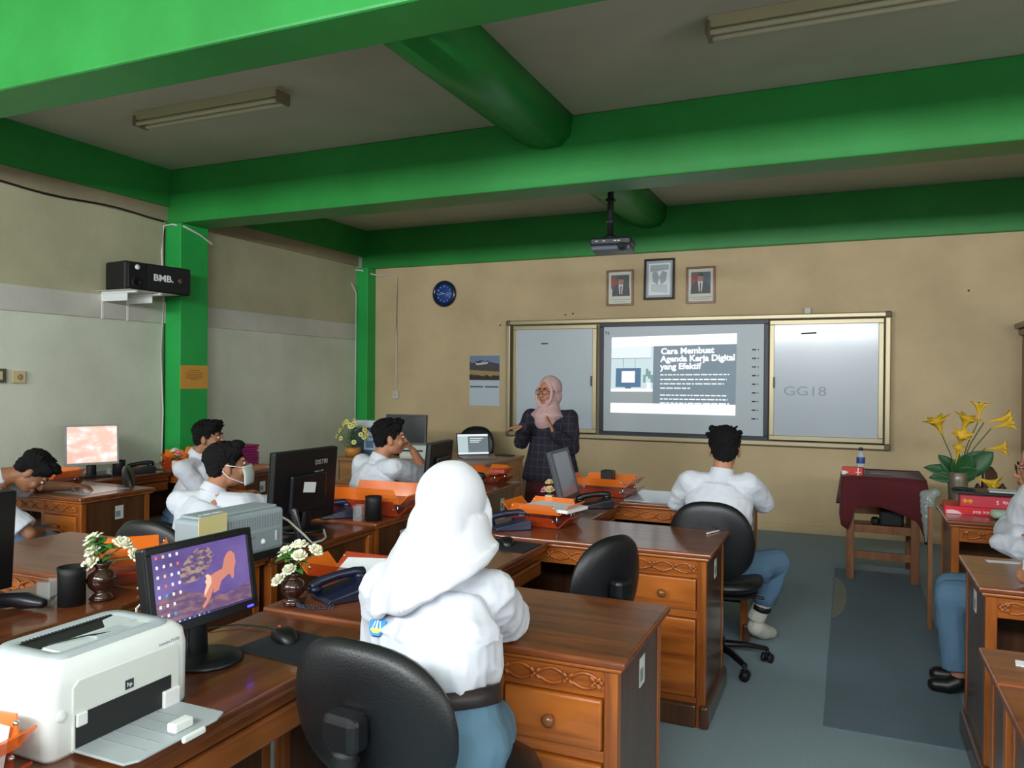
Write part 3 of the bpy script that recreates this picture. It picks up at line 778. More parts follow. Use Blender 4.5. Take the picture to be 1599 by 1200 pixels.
# teacher's laminate desk
t = thing('teacher_desk', 'light laminate desk along the front wall with a laptop', 'desk', (-3.66, 6.49, 0))
m = MB(); m.box(-.76, .76, -.5, .5, DZ - .03, DZ); m.build('desktop', M_lamin, t, .004)
m = MB(); m.box(-.73, .73, -.46, -.44, .04, DZ - .03); m.build('front_panel', M_lamin, t)
for s in (-1, 1):
    m = MB(); m.box(s * .735 - .012, s * .735 + .012, -.46, .47, 0, DZ - .03); m.build('side_panel', M_lamin, t)
    m = MB(); m.box(s * .735 - .02, s * .735 + .02, .43, .47, 0, DZ - .03); m.build('leg', M_laminZ, t)
for x in (-.25, .25):
    m = MB(); m.box(x - .012, x + .012, -.468, -.46, .05, DZ - .04); m.build('cover_strip', M_laminZ, t)

# stool-like table with the maroon cloth
t = thing('wooden_table', 'small plain wooden trestle table under the maroon cloth', 'table', (.24, 6.73, 0))
m = MB(); m.box(-.25, .25, -.3, .3, .74, .77); m.build('tabletop', M_stool, t, .003)
for sx in (-1, 1):
    for sy in (-1, 1):
        m = MB(); m.box(sx * .22 - .028, sx * .22 + .028, sy * .27 - .028, sy * .27 + .028, 0, .74); m.build('leg', M_stool, t, .003)
for sy in (-1, 1):
    for z in (.16, .36) if sy < 0 else (.3, .42):
        m = MB(); m.box(-.2, .2, sy * .27 - .012, sy * .27 + .012, z, z + .06); m.build('stretcher', M_stool, t, .002)
for sx in (-1, 1):
    m = MB(); m.box(sx * .22 - .012, sx * .22 + .012, -.25, .25, .2, .26); m.build('stretcher', M_stool, t, .002)
m = MB(); m.box(-.18, .22, -.1, .2, .36, .375); m.build('shelf', M_stool, t)
m_cloth = mat('maroon cloth', (84, 12, 22), .85, sheen=.12, bump=.2, bscale=300)
def cloth_top():
    c = MB(); n = 44
    X0_, X1_, Y0_, Y1_, Z_ = -.045, .53, 6.4, 7.08, .783
    rings = []
    per = []
    # perimeter points counter-clockwise, with hang length
    def hang(s):
        # s runs 0..4: front, right, back, left
        k = [(0, .36), (.1, .40), (.16, .23), (.45, .21), (.7, .25), (.9, .3), (1, .46), (1.12, .48), (1.35, .22), (2, .3), (3, .3), (3.5, .16), (3.8, .16), (4, .32)]
        for a, b in zip(k, k[1:]):
            if a[0] <= s <= b[0]: return a[1] + (b[1] - a[1]) * (s - a[0]) / (b[0] - a[0])
        return .25
    N = 96
    for i in range(N):
        s = 4 * i / N; f = s % 1; q = int(s)
        p = [(X0_ + (X1_ - X0_) * f, Y0_), (X1_, Y0_ + (Y1_ - Y0_) * f), (X1_ - (X1_ - X0_) * f, Y1_), (X0_, Y1_ - (Y1_ - Y0_) * f)][q]
        nx = [(0, -1), (1, 0), (0, 1), (-1, 0)][q]
        cr = min(f, 1 - f)
        fold = .012 * math.sin(s * 9) + (.03 * max(0, 1 - cr * 8))
        per.append((V((p[0], p[1], Z_)), V((nx[0], nx[1], 0)), hang(s), fold))
    cx, cy = (X0_ + X1_) / 2, (Y0_ + Y1_) / 2
    rings.append([V((cx + (p.x - cx) * .5, cy + (p.y - cy) * .5, Z_)) for p, *_ in per])
    rings.append([p.copy() for p, *_ in per])
    for k in range(1, 8):
        u = k / 7
        rings.append([p + n_ * (.006 + f_ * u) + V((0, 0, -.004 - h * u)) for p, n_, h, f_ in per])
    for k in range(7, 0, -1):
        u = k / 7
        rings.append([p + n_ * (.003 + f_ * u) + V((0, 0, -.006 - h * u)) for p, n_, h, f_ in per])
    rings.append([p + V((0, 0, -.004)) - n_ * .001 for p, n_, *_ in per])
    rings.append([V((cx + (p.x - cx) * .5, cy + (p.y - cy) * .5, Z_ - .004)) for p, *_ in per])
    c.loft(rings)
    return c
one('tablecloth', cloth_top(), m_cloth, 'maroon cloth draped unevenly over the small wooden table', 'tablecloth')

# --------------------------------------------------------------- chairs
def cushion(m, a, b, th, fn, ex=3.2, nr=7, ns=40, M=None):
    """superellipse pad a x b, thickness th; fn maps (x, z, off) -> point"""
    def sup(r, k):
        t = 2 * PI * k / ns; c, s = math.cos(t), math.sin(t)
        return (a * r * math.copysign(abs(c) ** (2 / ex), c), b * r * math.copysign(abs(s) ** (2 / ex), s))
    rs = [0.02, .3, .55, .75, .88, .96, 1.0]
    rings = []
    for r in rs: rings.append([fn(*sup(r, k), th / 2 * math.sqrt(max(0, 1 - r ** 5))) for k in range(ns)])
    for r in rs[::-1]: rings.append([fn(*sup(r, k), -th / 2 * math.sqrt(max(0, 1 - r ** 5)) - .0004) for k in range(ns)])
    m.loft([[V(p) for p in q] for q in rings])
def office_chair(label, loc, rz, back=(.23, .21), zb=.78, tilt=-8, up=0):
    t = thing('office_chair', label, 'chair', loc, R(rz), 'black office chairs')
    m = MB(); cushion(m, .24, .23, .09, lambda x, y, o: (x, y + .02, .445 + up + o - .03 * max(0, (y - .1)) ** 1 + .12 * x * x), 2.8)
    m.build('seat', M_leather, t)
    m = MB(); cushion(m, .215, .2, .03, lambda x, y, o: (x, y + .02, .395 + up + o), 2.8); m.build('seat_shell', M_blackm, t)
    a, b = back
    def fb(x, z, o):
        tz = z + b
        y = -.225 + o + .55 * x * x - .05 * math.sin(z / b * 1.2) * 0 + math.sin(R(tilt)) * tz
        return (x * (1 - .12 * max(0, z / b)), y, zb + z)
    m = MB(); cushion(m, a, b, .075, fb, 2.6); m.build('backrest', M_leather, t)
    m = MB(); yb = -.265 + math.sin(R(tilt)) * b
    m.box(-.045, .045, yb - .05, yb + .01, zb - .05, zb + .03); m.build('bracket_cap', M_black, t, .018, 3)
    m = MB()
    prof = []
    for k in range(13):
        z = zb - .05 - k * .022
        prof += [(.03, z), (.024, z - .011)]
    m.lathe(prof[::-1], 16, c=(0, yb - .02, 0)); 
    m.build('bellows', M_blackm, t)
    m = MB(); m.tube([(0, yb - .02, zb - .3), (0, yb - .02, .41), (0, yb + .03, .385), (0, -.05, .385)], [(.028, .008)] * 4, 10, (0, 1, 0)); m.build('back_bar', M_blackm, t)
    m = MB(); m.cyl((0, .02, .1), (0, .02, .39 + up), .028); m.cyl((0, .02, .1), (0, .02, .24), .036); m.build('gas_column', M_black, t)
    m = MB(); m.tube([(.03, .02, .375), (.2, .0, .372), (.24, .0, .37)], .008, 8); m.build('height_lever', M_black, t)
    m = MB(); m.cyl((0, .02, .075), (0, .02, .13), .05); m.build('hub', M_black, t)
    for k in range(5):
        an = 2 * PI * k / 5 + .35; c_, s_ = math.cos(an), math.sin(an)
        m = MB(); m.tube([(c_ * .03, .02 + s_ * .03, .1), (c_ * .16, .02 + s_ * .16, .095), (c_ * .27, .02 + s_ * .27, .075)], [(.026, .02), (.022, .015), (.017, .012)], 10)
        m.build('base_arm', M_black, t)
        m = MB(); Mx = T(c_ * .275, .02 + s_ * .275, 0) @ RZ(an + .8)
        for s in (-1, 1): m.cyl(Mx @ V((0, s * .01, .026)), Mx @ V((0, s * .026, .026)), .025, n=14)
        m.cyl(Mx @ V((0, 0, .03)), Mx @ V((0, 0, .075)), .009, n=8); m.box(-.02, .02, -.012, .012, .03, .052, Mx)
        m.build('caster', M_blackm, t)
    return t
office_chair('black office chair in the foreground under the student in the white headscarf', (-.91, 1.63, 0), -6, (.22, .165), .785, up=.1)
office_chair('empty black office chair pushed to the second desk of the aisle', (-1.08, 3.02, 0), 66, (.20, .19), .71)
office_chair('black office chair under the student nearest the whiteboard', (-.64, 4.21, 0), 2, (.215, .2), .70)
office_chair('black office chair under the student leaning on his fist', (-2.98, 4.1, 0), -12, (.22, .2), .72)
office_chair('black office chair under the masked student', (-2.95, 2.83, 0), 6, (.22, .19), .66)
office_chair('empty black office chair behind the teacher desk', (-3.75, 7.45, 0), 185, (.22, .2), .78)
office_chair('black office chair under the student before the green pillar', (-4.42, 4.08, 0), -42, (.22, .2), .68)
office_chair('black office chair under the student resting his head', (-4.72, 2.7, 0), -25, (.22, .2), .68)
office_chair('black office chair behind the right-hand desk under the seated student in blue trousers', (1.0, 4.32, 0), 60, (.22, .2), .7)

# carved glossy chair behind the red boxes
t = thing('carved_chair', 'glossy dark red carved chair behind the red boxes', 'chair', (1.02, 6.32, 0), R(200))
M_red = mat('glossy dark red lacquer', (58, 14, 16), .12, coat=.8)
m = MB(); m.box(-.2, .2, -.2, .2, .42, .45); m.build('seat', M_red, t, .012)
for x in (-.17, .17):
    for y in (-.17, .17):
        m = MB(); m.tube([(x, y, 0), (x, y, .42)], [.014, .02], 10); m.build('leg', M_red, t)
m = MB(); out = [(x * .68, z * .95) for x, z in [(-.16, 0), (.16, 0), (.15, .2), (.17, .3), (.13, .35), (.09, .31), (.075, .42), (.03, .47), (-.03, .47), (-.075, .42), (-.09, .31), (-.13, .35), (-.17, .3), (-.15, .2)]]
m.prism(out, -.015, .015, T(0, -.19, .45) @ RX(R(96))); m.build('backrest', M_red, t, .012, 3)
# ---------------------------------------------------- things on the desks
M_navy = mat('navy phone plastic', (24, 30, 56), .3, coat=.2)
M_navyd = mat('dark phone plastic', (18, 19, 26), .35)
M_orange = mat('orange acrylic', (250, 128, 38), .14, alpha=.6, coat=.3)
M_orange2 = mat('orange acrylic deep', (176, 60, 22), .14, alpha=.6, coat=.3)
M_pine = mat('dark vase wood', (52, 26, 20), .18, coat=.7)
M_leaf = mat('leaf green', (70, 124, 48), .5, var=.2)
M_leafd = mat('deep leaf green', (36, 84, 44), .5, var=.2)
M_stem = mat('stem green', (66, 92, 44), .6)
M_petalw = mat('ivory petal', (240, 238, 214), .6, sss=.1)
M_petalp = mat('pink petal', (232, 150, 160), .6)
M_petalc = mat('cream petal', (236, 214, 160), .6)
M_petalm = mat('magenta petal', (196, 30, 84), .6)
M_yellow = mat('yellow petal', (224, 180, 44), .55)
M_clear = mat('clear acrylic', (200, 206, 206), .08, alpha=.16)
M_grid = mat('key grey', (90, 96, 110), .4)

def rot2(x, y, a): return (x * math.cos(a) - y * math.sin(a), x * math.sin(a) + y * math.cos(a))

def monitor(label, loc, rz, w=.44, h=.28, lift=.1, tilt=8, frame=None, back_text=None, screen=None, base='round', name='monitor', thick=.035, framew=.018, k=1.0):
    """screen faces local -y"""
    fm = frame or M_black
    t = thing(name, label, 'monitor', loc, R(rz), 'computer monitors')
    if base == 'round':
        m = MB(Matrix.Scale(k, 4)); m.lathe([(.12, 0), (.125, .006), (.118, .014), (.06, .02), (.0, .022)], 36); m.build('stand_base', M_black, t)
    else:
        m = MB(); m.box(-.12, .12, -.07, .07, 0, .014); m.build('stand_base', M_black, t, .006)
    m = MB(); m.tube([(0, .03, .01), (0, .035, lift + h * .4)], [(.035, .014), (.03, .012)], 12, (0, 1, 0)); m.build('stand_neck', M_black, t)
    Mt = T(0, 0, lift) @ RX(R(-tilt))
    m = MB(Mt); m.box(-w / 2, w / 2, -.012, thick - .012, 0, h); m.build('casing', fm, t, .006)
    m = MB(Mt)
    m.box(-w / 2, w / 2, -.018, -.012, 0, framew * 1.35); m.box(-w / 2, w / 2, -.018, -.012, h - framew, h)
    m.box(-w / 2, -w / 2 + framew, -.018, -.012, framew * 1.35, h - framew); m.box(w / 2 - framew, w / 2, -.018, -.012, framew * 1.35, h - framew)
    m.build('bezel', fm, t, .002)
    m = MB(Mt); m.box(-w / 2 + framew, w / 2 - framew, -.0135, -.0125, framew * 1.35, h - framew)
    m.build('screen', screen or mat('dark screen', (30, 32, 40), .15, coat=.3), t)
    m = MB(Mt); m.box(-w * .28, w * .28, thick - .014, thick + .012, h * .16, h * .68); m.build('rear_housing', fm, t, .01)
    if back_text:
        for k, s_ in enumerate(back_text):
            text('marker_writing', s_, .034, mat('white marker', (170, 172, 174), .6), t, Mt @ basis((-w * .12, thick - .0115, h * (.78 - .15 * k)), (-1, 0, 0), (0, 0, 1)), 'LEFT')
        m = MB(Mt); m.box(-.02, .07, thick + .012, thick + .0128, h * .42, h * .56, RY(R(-7))); m.build('sticker', M_paper, t)
    return t, Mt

# the purple-lit monitor in the foreground
def noise_screen(name, cols, scale, es=1.0, stretch=(1, 1, 2)):
    m = bpy.data.materials.new(name); m.use_nodes = True; nt = m.node_tree; L = nt.links.new; b = nt.nodes['Principled BSDF']
    tc = nt.nodes.new('ShaderNodeTexCoord'); mp = nt.nodes.new('ShaderNodeMapping'); mp.inputs['Scale'].default_value = stretch
    n = nt.nodes.new('ShaderNodeTexNoise'); n.inputs['Scale'].default_value = scale; n.inputs['Detail'].default_value = 6
    cr = nt.nodes.new('ShaderNodeValToRGB')
    e = cr.color_ramp.elements
    for k, (p, c) in enumerate(cols):
        q = e[k] if k < 2 else e.new(p)
        q.position = p; q.color = lin(c) + (1,)
    L(tc.outputs['Object'], mp.inputs['Vector']); L(mp.outputs['Vector'], n.inputs['Vector']); L(n.outputs['Fac'], cr.inputs['Fac'])
    L(cr.outputs['Color'], b.inputs['Emission Color']); b.inputs['Emission Strength'].default_value = es
    b.inputs['Base Color'].default_value = (.01, .01, .012, 1); b.inputs['Roughness'].default_value = .2
    return m
scr = noise_screen('savanna dusk display', [(.3, (84, 66, 130)), (.75, (132, 112, 176)), (.5, (108, 88, 156))], 5, 1.0)
t, Mt = monitor('wide black monitor showing a lioness on a purple desktop picture', (-1.56, 1.56, DZ - .012), 86, .344, .225, .1, 9, screen=scr, k=.78)
mon1 = t
def onscreen(pts, mi, m, lift):
    pts = [(x * .765, .0243 + (z - .0243) * .79) for x, z in pts]
    m.mi = mi; n = len(pts); y = -.0137 - lift * .0003
    m.add([(x, y, z) for x, z in pts] + [(x, y + .0002, z) for x, z in pts], [list(range(n)), list(range(n, 2 * n))[::-1]] + [(i, n + i, n + (i + 1) % n, (i + 1) % n) for i in range(n)], False)
m = MB(Mt)
gr = noise_screen('savanna grass display', [(.35, (96, 74, 112)), (.6, (150, 110, 120)), (.5, (118, 88, 122))], 26, 1.0, (1, 1, 3))
bush = noise_screen('dry bush display', [(.45, (96, 78, 124)), (.6, (178, 150, 138)), (.5, (140, 112, 130))], 60, 1.0)
lion = [(-.01, .095), (.005, .118), (.0, .13), (.008, .138), (.003, .15), (.015, .152), (.028, .146), (.05, .152), (.08, .158), (.092, .19), (.108, .208), (.125, .212), (.14, .198), (.142, .17), (.13, .14), (.128, .12), (.118, .115), (.112, .133), (.098, .132), (.07, .118), (.055, .09), (.03, .085), (.035, .105), (.018, .075), (-.005, .05), (-.018, .045), (-.02, .055), (.0, .072)]
onscreen([(-.2, .026), (.2, .026), (.2, .09), (.08, .07), (-.05, .105), (-.12, .13), (-.2, .1)], 0, m, 1)
onscreen([(-.09, .14), (-.1, .18), (-.07, .215), (-.02, .245), (.03, .24), (.05, .21), (.02, .17), (-.03, .14)], 1, m, 2)
onscreen(lion, 2, m, 3)
onscreen([(.005, .118), (.0, .13), (.008, .138), (.003, .15), (.015, .152), (.028, .14), (.026, .12), (.0, .09), (-.01, .08), (-.004, .1)], 3, m, 4)
onscreen([(-.2, .0245), (.2, .0245), (.2, .032), (-.2, .032)], 5, m, 4)
m.build('wallpaper', [gr, bush, glow('lion fur', (204, 130, 112), 1), glow('lion light', (240, 196, 170), 1), glow('icon white', (228, 230, 240), 1), glow('task bar', (62, 52, 92), 1)], t)
m = MB(Mt)
random.seed(9)
for r in range(7):
    for c_ in range(4):
        if r > 4 and c_ == 3 or r == 6 and c_ > 2: continue
        x = -.188 + c_ * .027; z = .238 - r * .031
        onscreen([(x, z), (x + .009, z), (x + .009, z + .01), (x, z + .01)], random.choice([0, 0, 0, 1, 0, 3, 0, 2]), m, 5)
for k in range(9):
    x = -.16 + .02 * k; onscreen([(x, .026), (x + .006, .026), (x + .006, .031), (x, .031)], random.choice([0, 1, 0]), m, 6)
m.build('desktop_icons', [glow('icon white2', (226, 228, 240), 1), glow('icon blue', (70, 160, 226), 1), glow('icon red', (220, 110, 100), 1), glow('icon sand', (226, 190, 140), 1)], t)['kind'] = 'stuff'
m = MB(Mt); m.box(.13, .152, -.0195, -.018, .006, .012); m.build('power_light', glow('blue power light', (60, 50, 255), 5), t)

# other monitors
t, _ = monitor('silver framed monitor with a pale pink picture by the grey wall', (-5.17, 4.05, DZ - .012), 62, .36, .3, .09, 5, frame=mat('silver plastic', (138, 140, 136), .4), base='flat', framew=.013,
    screen=noise_screen('pale pink display', [(.45, (238, 190, 170)), (.64, (255, 250, 246)), (.55, (244, 214, 200))], 8, 1.05))
monitor('tall black monitor turned away with marker writing on its back', (-2.48, 3.1, DZ - .012), -91, .47, .36, .04, 4, back_text=['DISTRI', '2017'], thick=.03)
monitor('black monitor turned away behind the white headscarf', (-2.44, 4.40, DZ - .012), -84, .37, .29, .06, 5, thick=.03, base='flat')
monitor('black monitor turned away, cut by the left edge', (-2.6, 1.50, DZ - .012), -91, .44, .33, .04, 4)
monitor('slim silver-edged monitor seen nearly from its side before the teacher', (-1.515, 4.36, DZ - .012), 92, .33, .3, .045, 16, base='flat', thick=.03, frame=mat('silver black plastic', (58, 62, 68), .35),
    screen=mat('pale reflecting screen', (128, 132, 146), .25, coat=.5))
monitor('black monitor on the laminate desk behind the student on his fist', (-3.96, 6.52, DZ), 10, .42, .3, .09, 5)

# white laser printer
t = thing('laser_printer', 'white and grey laser printer with its paper tray open', 'printer', (-1.52, 1.18, DZ - .012), R(90))
# local: front faces -y after rotation +90 => local -y points to world +x
m = MB()
def prn_ring(z, gx, gy, r):
    pts = []
    for cx, cy, a0 in ((1, 1, 0), (-1, 1, 90), (-1, -1, 180), (1, -1, 270)):
        for k in range(5):
            a = R(a0 + 90 * k / 4)
            pts.append(V((cx * (gx - r) + r * math.cos(a), cy * (gy - r) + r * math.sin(a), z)))
    return pts
m.loft([prn_ring(0, .168, .112, .02), prn_ring(.01, .174, .118, .024), prn_ring(.14, .176, .12, .028), prn_ring(.172, .172, .116, .03), prn_ring(.186, .16, .104, .032), prn_ring(.19, .145, .09, .032)])
m.build('body', mat('printer white', (226, 230, 228), .38), t)
m = MB(); 
gp = mat('printer grey', (168, 176, 180), .42)
m.loft([prn_ring(.186, .15, .098, .035), prn_ring(.1945, .145, .093, .035), prn_ring(.1945, .118, .07, .02), prn_ring(.1875, .112, .064, .02)])
m.build('top_cover', gp, t)
m = MB(); m.prism([(-.105, -.058), (.105, -.058), (.09, -.004), (-.105, -.004)], .1905, .1925); m.prism([(.03, -.02), (.108, -.02), (.108, .05), (.07, .04)], .1905, .194); m.build('output_bin', mat('bin grey', (190, 198, 200), .4), t)
m = MB(); m.box(-.112, .108, -.004, .058, .1885, .1932); m.build('output_slot', M_ink, t)
m = MB()
for k in range(26):
    x = -.108 + k * .0083; m.box(x, x + .004, .05, .058, .1932, .1965)
m.build('slot_teeth', M_blackm, t)['kind'] = 'stuff'
m = MB(); m.tube([(-.09, .0, .194), (-.03, -.035, .199), (.02, -.05, .1945)], .0016, 6); m.build('wire_paper_stop', M_blackm, t)
m = MB(); m.box(-.02, .06, -.056, -.022, .192, .196); m.build('paper_stop', gp, t, .003)
# front face pieces (front is local -y, at y = -.12)
m = MB(); m.prism([(-.125, .006), (.14, .006), (.14, .135), (.13, .147), (-.112, .147), (-.125, .135)], -.1225, -.112, Matrix(((1, 0, 0, 0), (0, 0, 1, 0), (0, 1, 0, 0), (0, 0, 0, 1))))
m.build('front_panel', mat('printer panel white', (214, 218, 212), .4), t, .002)
m = MB(); m.box(-.12, .115, -.1245, -.11, .012, .08); m.build('tray_opening', mat('opening dark', (26, 28, 28), .6), t)
m = MB(); m.box(-.12, -.095, -.128, -.122, .055, .082); m.build('tray_hinge', M_white, t, .003)
m = MB(); m.box(.09, .135, -.132, -.122, .01, .05); m.build('tray_hinge', M_white, t, .003)
m = MB(); m.prism([(-.125, -.26), (-.1, -.275), (.1, -.275), (.135, -.26), (.135, -.118), (-.125, -.118)], .008, .014); m.build('paper_tray', gp, t, .003)
m = MB()
for x in (-.07, -.035, .0, .035, .07): m.box(x, x + .002, -.255, -.125, .014, .0152)
m.build('tray_ribs', mat('rib grey', (140, 148, 152), .5), t)
m = MB(); m.box(.005, .055, -.255, -.23, .014, .034); m.box(-.0, .06, -.285, -.275, .002, .016); m.build('paper_guide', M_white, t, .004)
m = MB(); m.box(-.005, .016, -.1238, -.1224, .088, .108); m.build('logo_plate', mat('logo grey', (52, 58, 66), .4), t, .002)
text('logo', 'hp', .013, M_white, t, basis((.0055, -.124, .094), (1, 0, 0), (0, 0, 1)), 'CENTER')
m = MB(); m.lathe([(.011, 0), (.011, .003), (.009, .004), (.0, .004)], 20, T(-.148, -.119, .088) @ RX(R(90))); m.build('power_button', M_white, t)
text('model_text', 'LaserJet P1102', .0095, mat('printer lettering', (150, 156, 156), .5), t, basis((.085, -.1195, .152), (1, 0, 0), (0, 0, 1)), 'LEFT')
# grey printer across
t = thing('grey_printer', 'large light grey printer with a yellow note on the far desk', 'printer', (-2.36, 2.39, DZ), R(86))
gg = mat('printer cool grey', (150, 162, 168), .45)
m = MB(); m.box(-.2, .22, -.18, -.02, .03, .2); m.build('body', gg, t, .016, 3)
m = MB(); m.box(-.18, .2, -.16, -.03, .198, .212); m.build('lid', gg, t, .02, 3)
m = MB(); m.box(-.2, .22, -.17, -.03, .0, .032); m.build('base', M_blackm, t, .004)
m = MB()
for k in range(30):
    x = -.19 + k * .0135; m.box(x, x + .006, -.1815, -.179, .13, .18)
m.build('vent_ribs', mat('vent grey', (128, 140, 146), .5), t)['kind'] = 'stuff'
m = MB(); m.box(-.17, .19, -.183, -.178, .045, .118); m.build('rear_door', mat('door grey', (136, 148, 154), .5), t, .004)
m = MB(); m.box(.165, .173, -.1845, -.183, .07, .11); m.build('cable_port', M_white, t)
m = MB(); m.lathe([(.014, 0), (.008, .006), (0, .006)], 12, T(.1, -.183, .075) @ RX(R(90))); m.build('latch', M_white, t)
m = MB(); m.tube([(-.13, -.184, .08), (-.05, -.185, .1), (.0, -.184, .085), (.05, -.184, .105)], .003, 6); m.build('embossing', mat('emboss grey', (118, 130, 138), .5), t)
text('brand_letters', 'CANON', .03, M_white, t, basis((-.16, -.12, .2126), (1, 0, 0), (0, 1, 0)), 'LEFT')
one('note_sheet', MB(T(-2.165, 2.2, DZ + .12) @ RZ(R(4))).box(-.001, .001, -.075, .075, 0, .105), mat('yellow paper', (232, 222, 160), .7), 'yellow paper note leaning on the grey printer', 'paper')

# telephones -------------------------------------------------------------
def phone(label, loc, rz, body=None, cord=True, s=1.0):
    body = body or M_navy
    t = thing('telephone', label, 'telephone', loc, R(rz), 'desk telephones'); t.scale = (.88, .88, .88)
    m = MB(); pr = [(-.1, 0), (.11, 0), (.11, .05), (.095, .058), (-.09, .022), (-.1, .012)]
    m.prism(pr, -.085 * s, .095 * s, Matrix(((0, 0, 1, 0), (1, 0, 0, 0), (0, 1, 0, 0), (0, 0, 0, 1)))); m.build('base', body, t, .01, 3)
    m = MB(T(0, 0, 0) @ RX(R(11)))
    for i in range(3):
        for j in range(4): m.box(.0 + i * .024, .016 + i * .024, -.06 + j * .024, -.048 + j * .024, .03, .037)
    m.build('keypad', M_grid, t)['kind'] = 'stuff'
    m = MB(RX(R(11))); m.box(.0, .07, .045, .07, .03, .034); m.build('display', mat('lcd', (110, 120, 110), .3), t)
    # handset along y on the left
    m = MB(); x = -.05
    m.tube([(x, -.1, .045), (x, -.07, .062), (x, 0, .074), (x, .07, .078), (x, .105, .07)], [(.022, .016), (.02, .014), (.017, .012), (.02, .014), (.024, .018)], 12, (1, 0, 0))
    m.ell((x, -.092, .036), (.027, .03, .018)); m.ell((x, .098, .06), (.027, .03, .02)); m.build('handset', body, t)
    if cord:
        m = MB(); pts = []
        for i in range(170):
            u = i / 169; a = u * 2 * PI * 26
            cx = -.05 + .17 * u; cy = -.13 - .075 * math.sin(PI * u) + .03 * u; 
            pts.append((cx + .004 * math.cos(a), cy + .003 * math.cos(a), .009 + .0065 * math.sin(a)))
        m.tube([(-.05, -.1, .04), (-.052, -.125, .02)] + pts + [(.1, -.09, .012)], .0026, 6); m.build('coiled_cord', mat('cord slate', (48, 54, 68), .5), t)
    return t
phone('navy desk telephone with a coiled cord beside the round vase of white roses', (-1.56, 2.17, DZ), -28, s=.9)
phone('navy desk telephone right of the white headscarf', (-1.55, 3.53, DZ), -50, cord=False)
phone('black desk telephone before the slim silver-edged monitor', (-1.38, 4.42, DZ - .012), -60, M_navyd, False)
phone('dark blue desk telephone before the clear box and pen cup', (-2.52, 3.42, DZ), -40, cord=False)
phone('black desk telephone beside an orange tray near the teacher', (-2.42, 4.84, DZ), -60, M_navyd, False)
phone('dark telephone right of the silver framed monitor', (-5.1, 4.42, DZ - .012), -30, M_navyd, False)
# cordless phone on a round black base
t = thing('cordless_phone', 'slim black cordless handset upright on a round base with a white cable', 'telephone', (-2.29, 2.86, DZ - .012))
m = MB(); m.lathe([(.09, 0), (.095, .008), (.085, .018), (.04, .024), (0, .025)], 28); m.build('base', M_navyd, t)
m = MB(RY(R(-16))); m.tube([(0, 0, .02), (0, 0, .15)], [(.024, .013), (.02, .012)], 12, (0, 1, 0)); m.build('handset', M_navyd, t)
m = MB(); m.tube([(-.01, -.17, .16), (.05, -.15, .13), (.1, -.1, .06), (.11, -.06, .018), (.1, .02, .012), (.05, .12, .006), (-.1, .3, .006)], .005, 8); o = m.build('cable', M_white2, t)

# mouse and mat
one('mouse_mat', MB(T(-1.42, 1.74, DZ - .0115) @ RZ(R(-6))).box(-.12, .12, -.1, .1, 0, .003), mat('mat cloth', (22, 26, 34), .8), 'dark mouse mat under the black mouse in the foreground', 'mouse mat', bevel=.001)
text('lettering', 'logitech', .02, mat('mat print', (120, 124, 130), .6), bpy.data.objects['mouse_mat'], T(-1.42, 1.74, DZ - .0115) @ RZ(R(-6)) @ T(.105, .01, .0032) @ RZ(R(90)))
def mouse(label, loc, rz):
    t = thing('computer_mouse', label, 'mouse', loc, R(rz))
    m = MB(); cushion(m, .031, .055, .04, lambda x, y, o: (x, y, max(0, .0 + o + .012 * (1 - (y / .055) ** 2)) ), 2.4); m.build('shell', M_black, t)
    m = MB(); m.cyl((-.003, .03, .024), (.003, .03, .024), .009, n=12); m.build('wheel', mat('red glow wheel', (190, 70, 50), .4), t)
    m = MB(); m.tube([(0, .05, .01), (.0, .12, .004), (-.06, .2, .003), (-.14, .22, .003)], .002, 6); m.build('cord', M_blackm, t)
mouse('black mouse with a red wheel on the dark mat', (-1.475, 1.77, DZ - .008), 62)
one('mouse_mat', MB(T(-1.4, 3.2, DZ - .0115) @ RZ(R(-4))).box(-.12, .12, -.1, .1, 0, .003), MATS['mat cloth'], 'dark mouse mat beyond the white headscarf', 'mouse mat', bevel=.001)
mouse('black mouse on the mat beyond the white headscarf', (-1.42, 3.22, DZ - .008), 30)

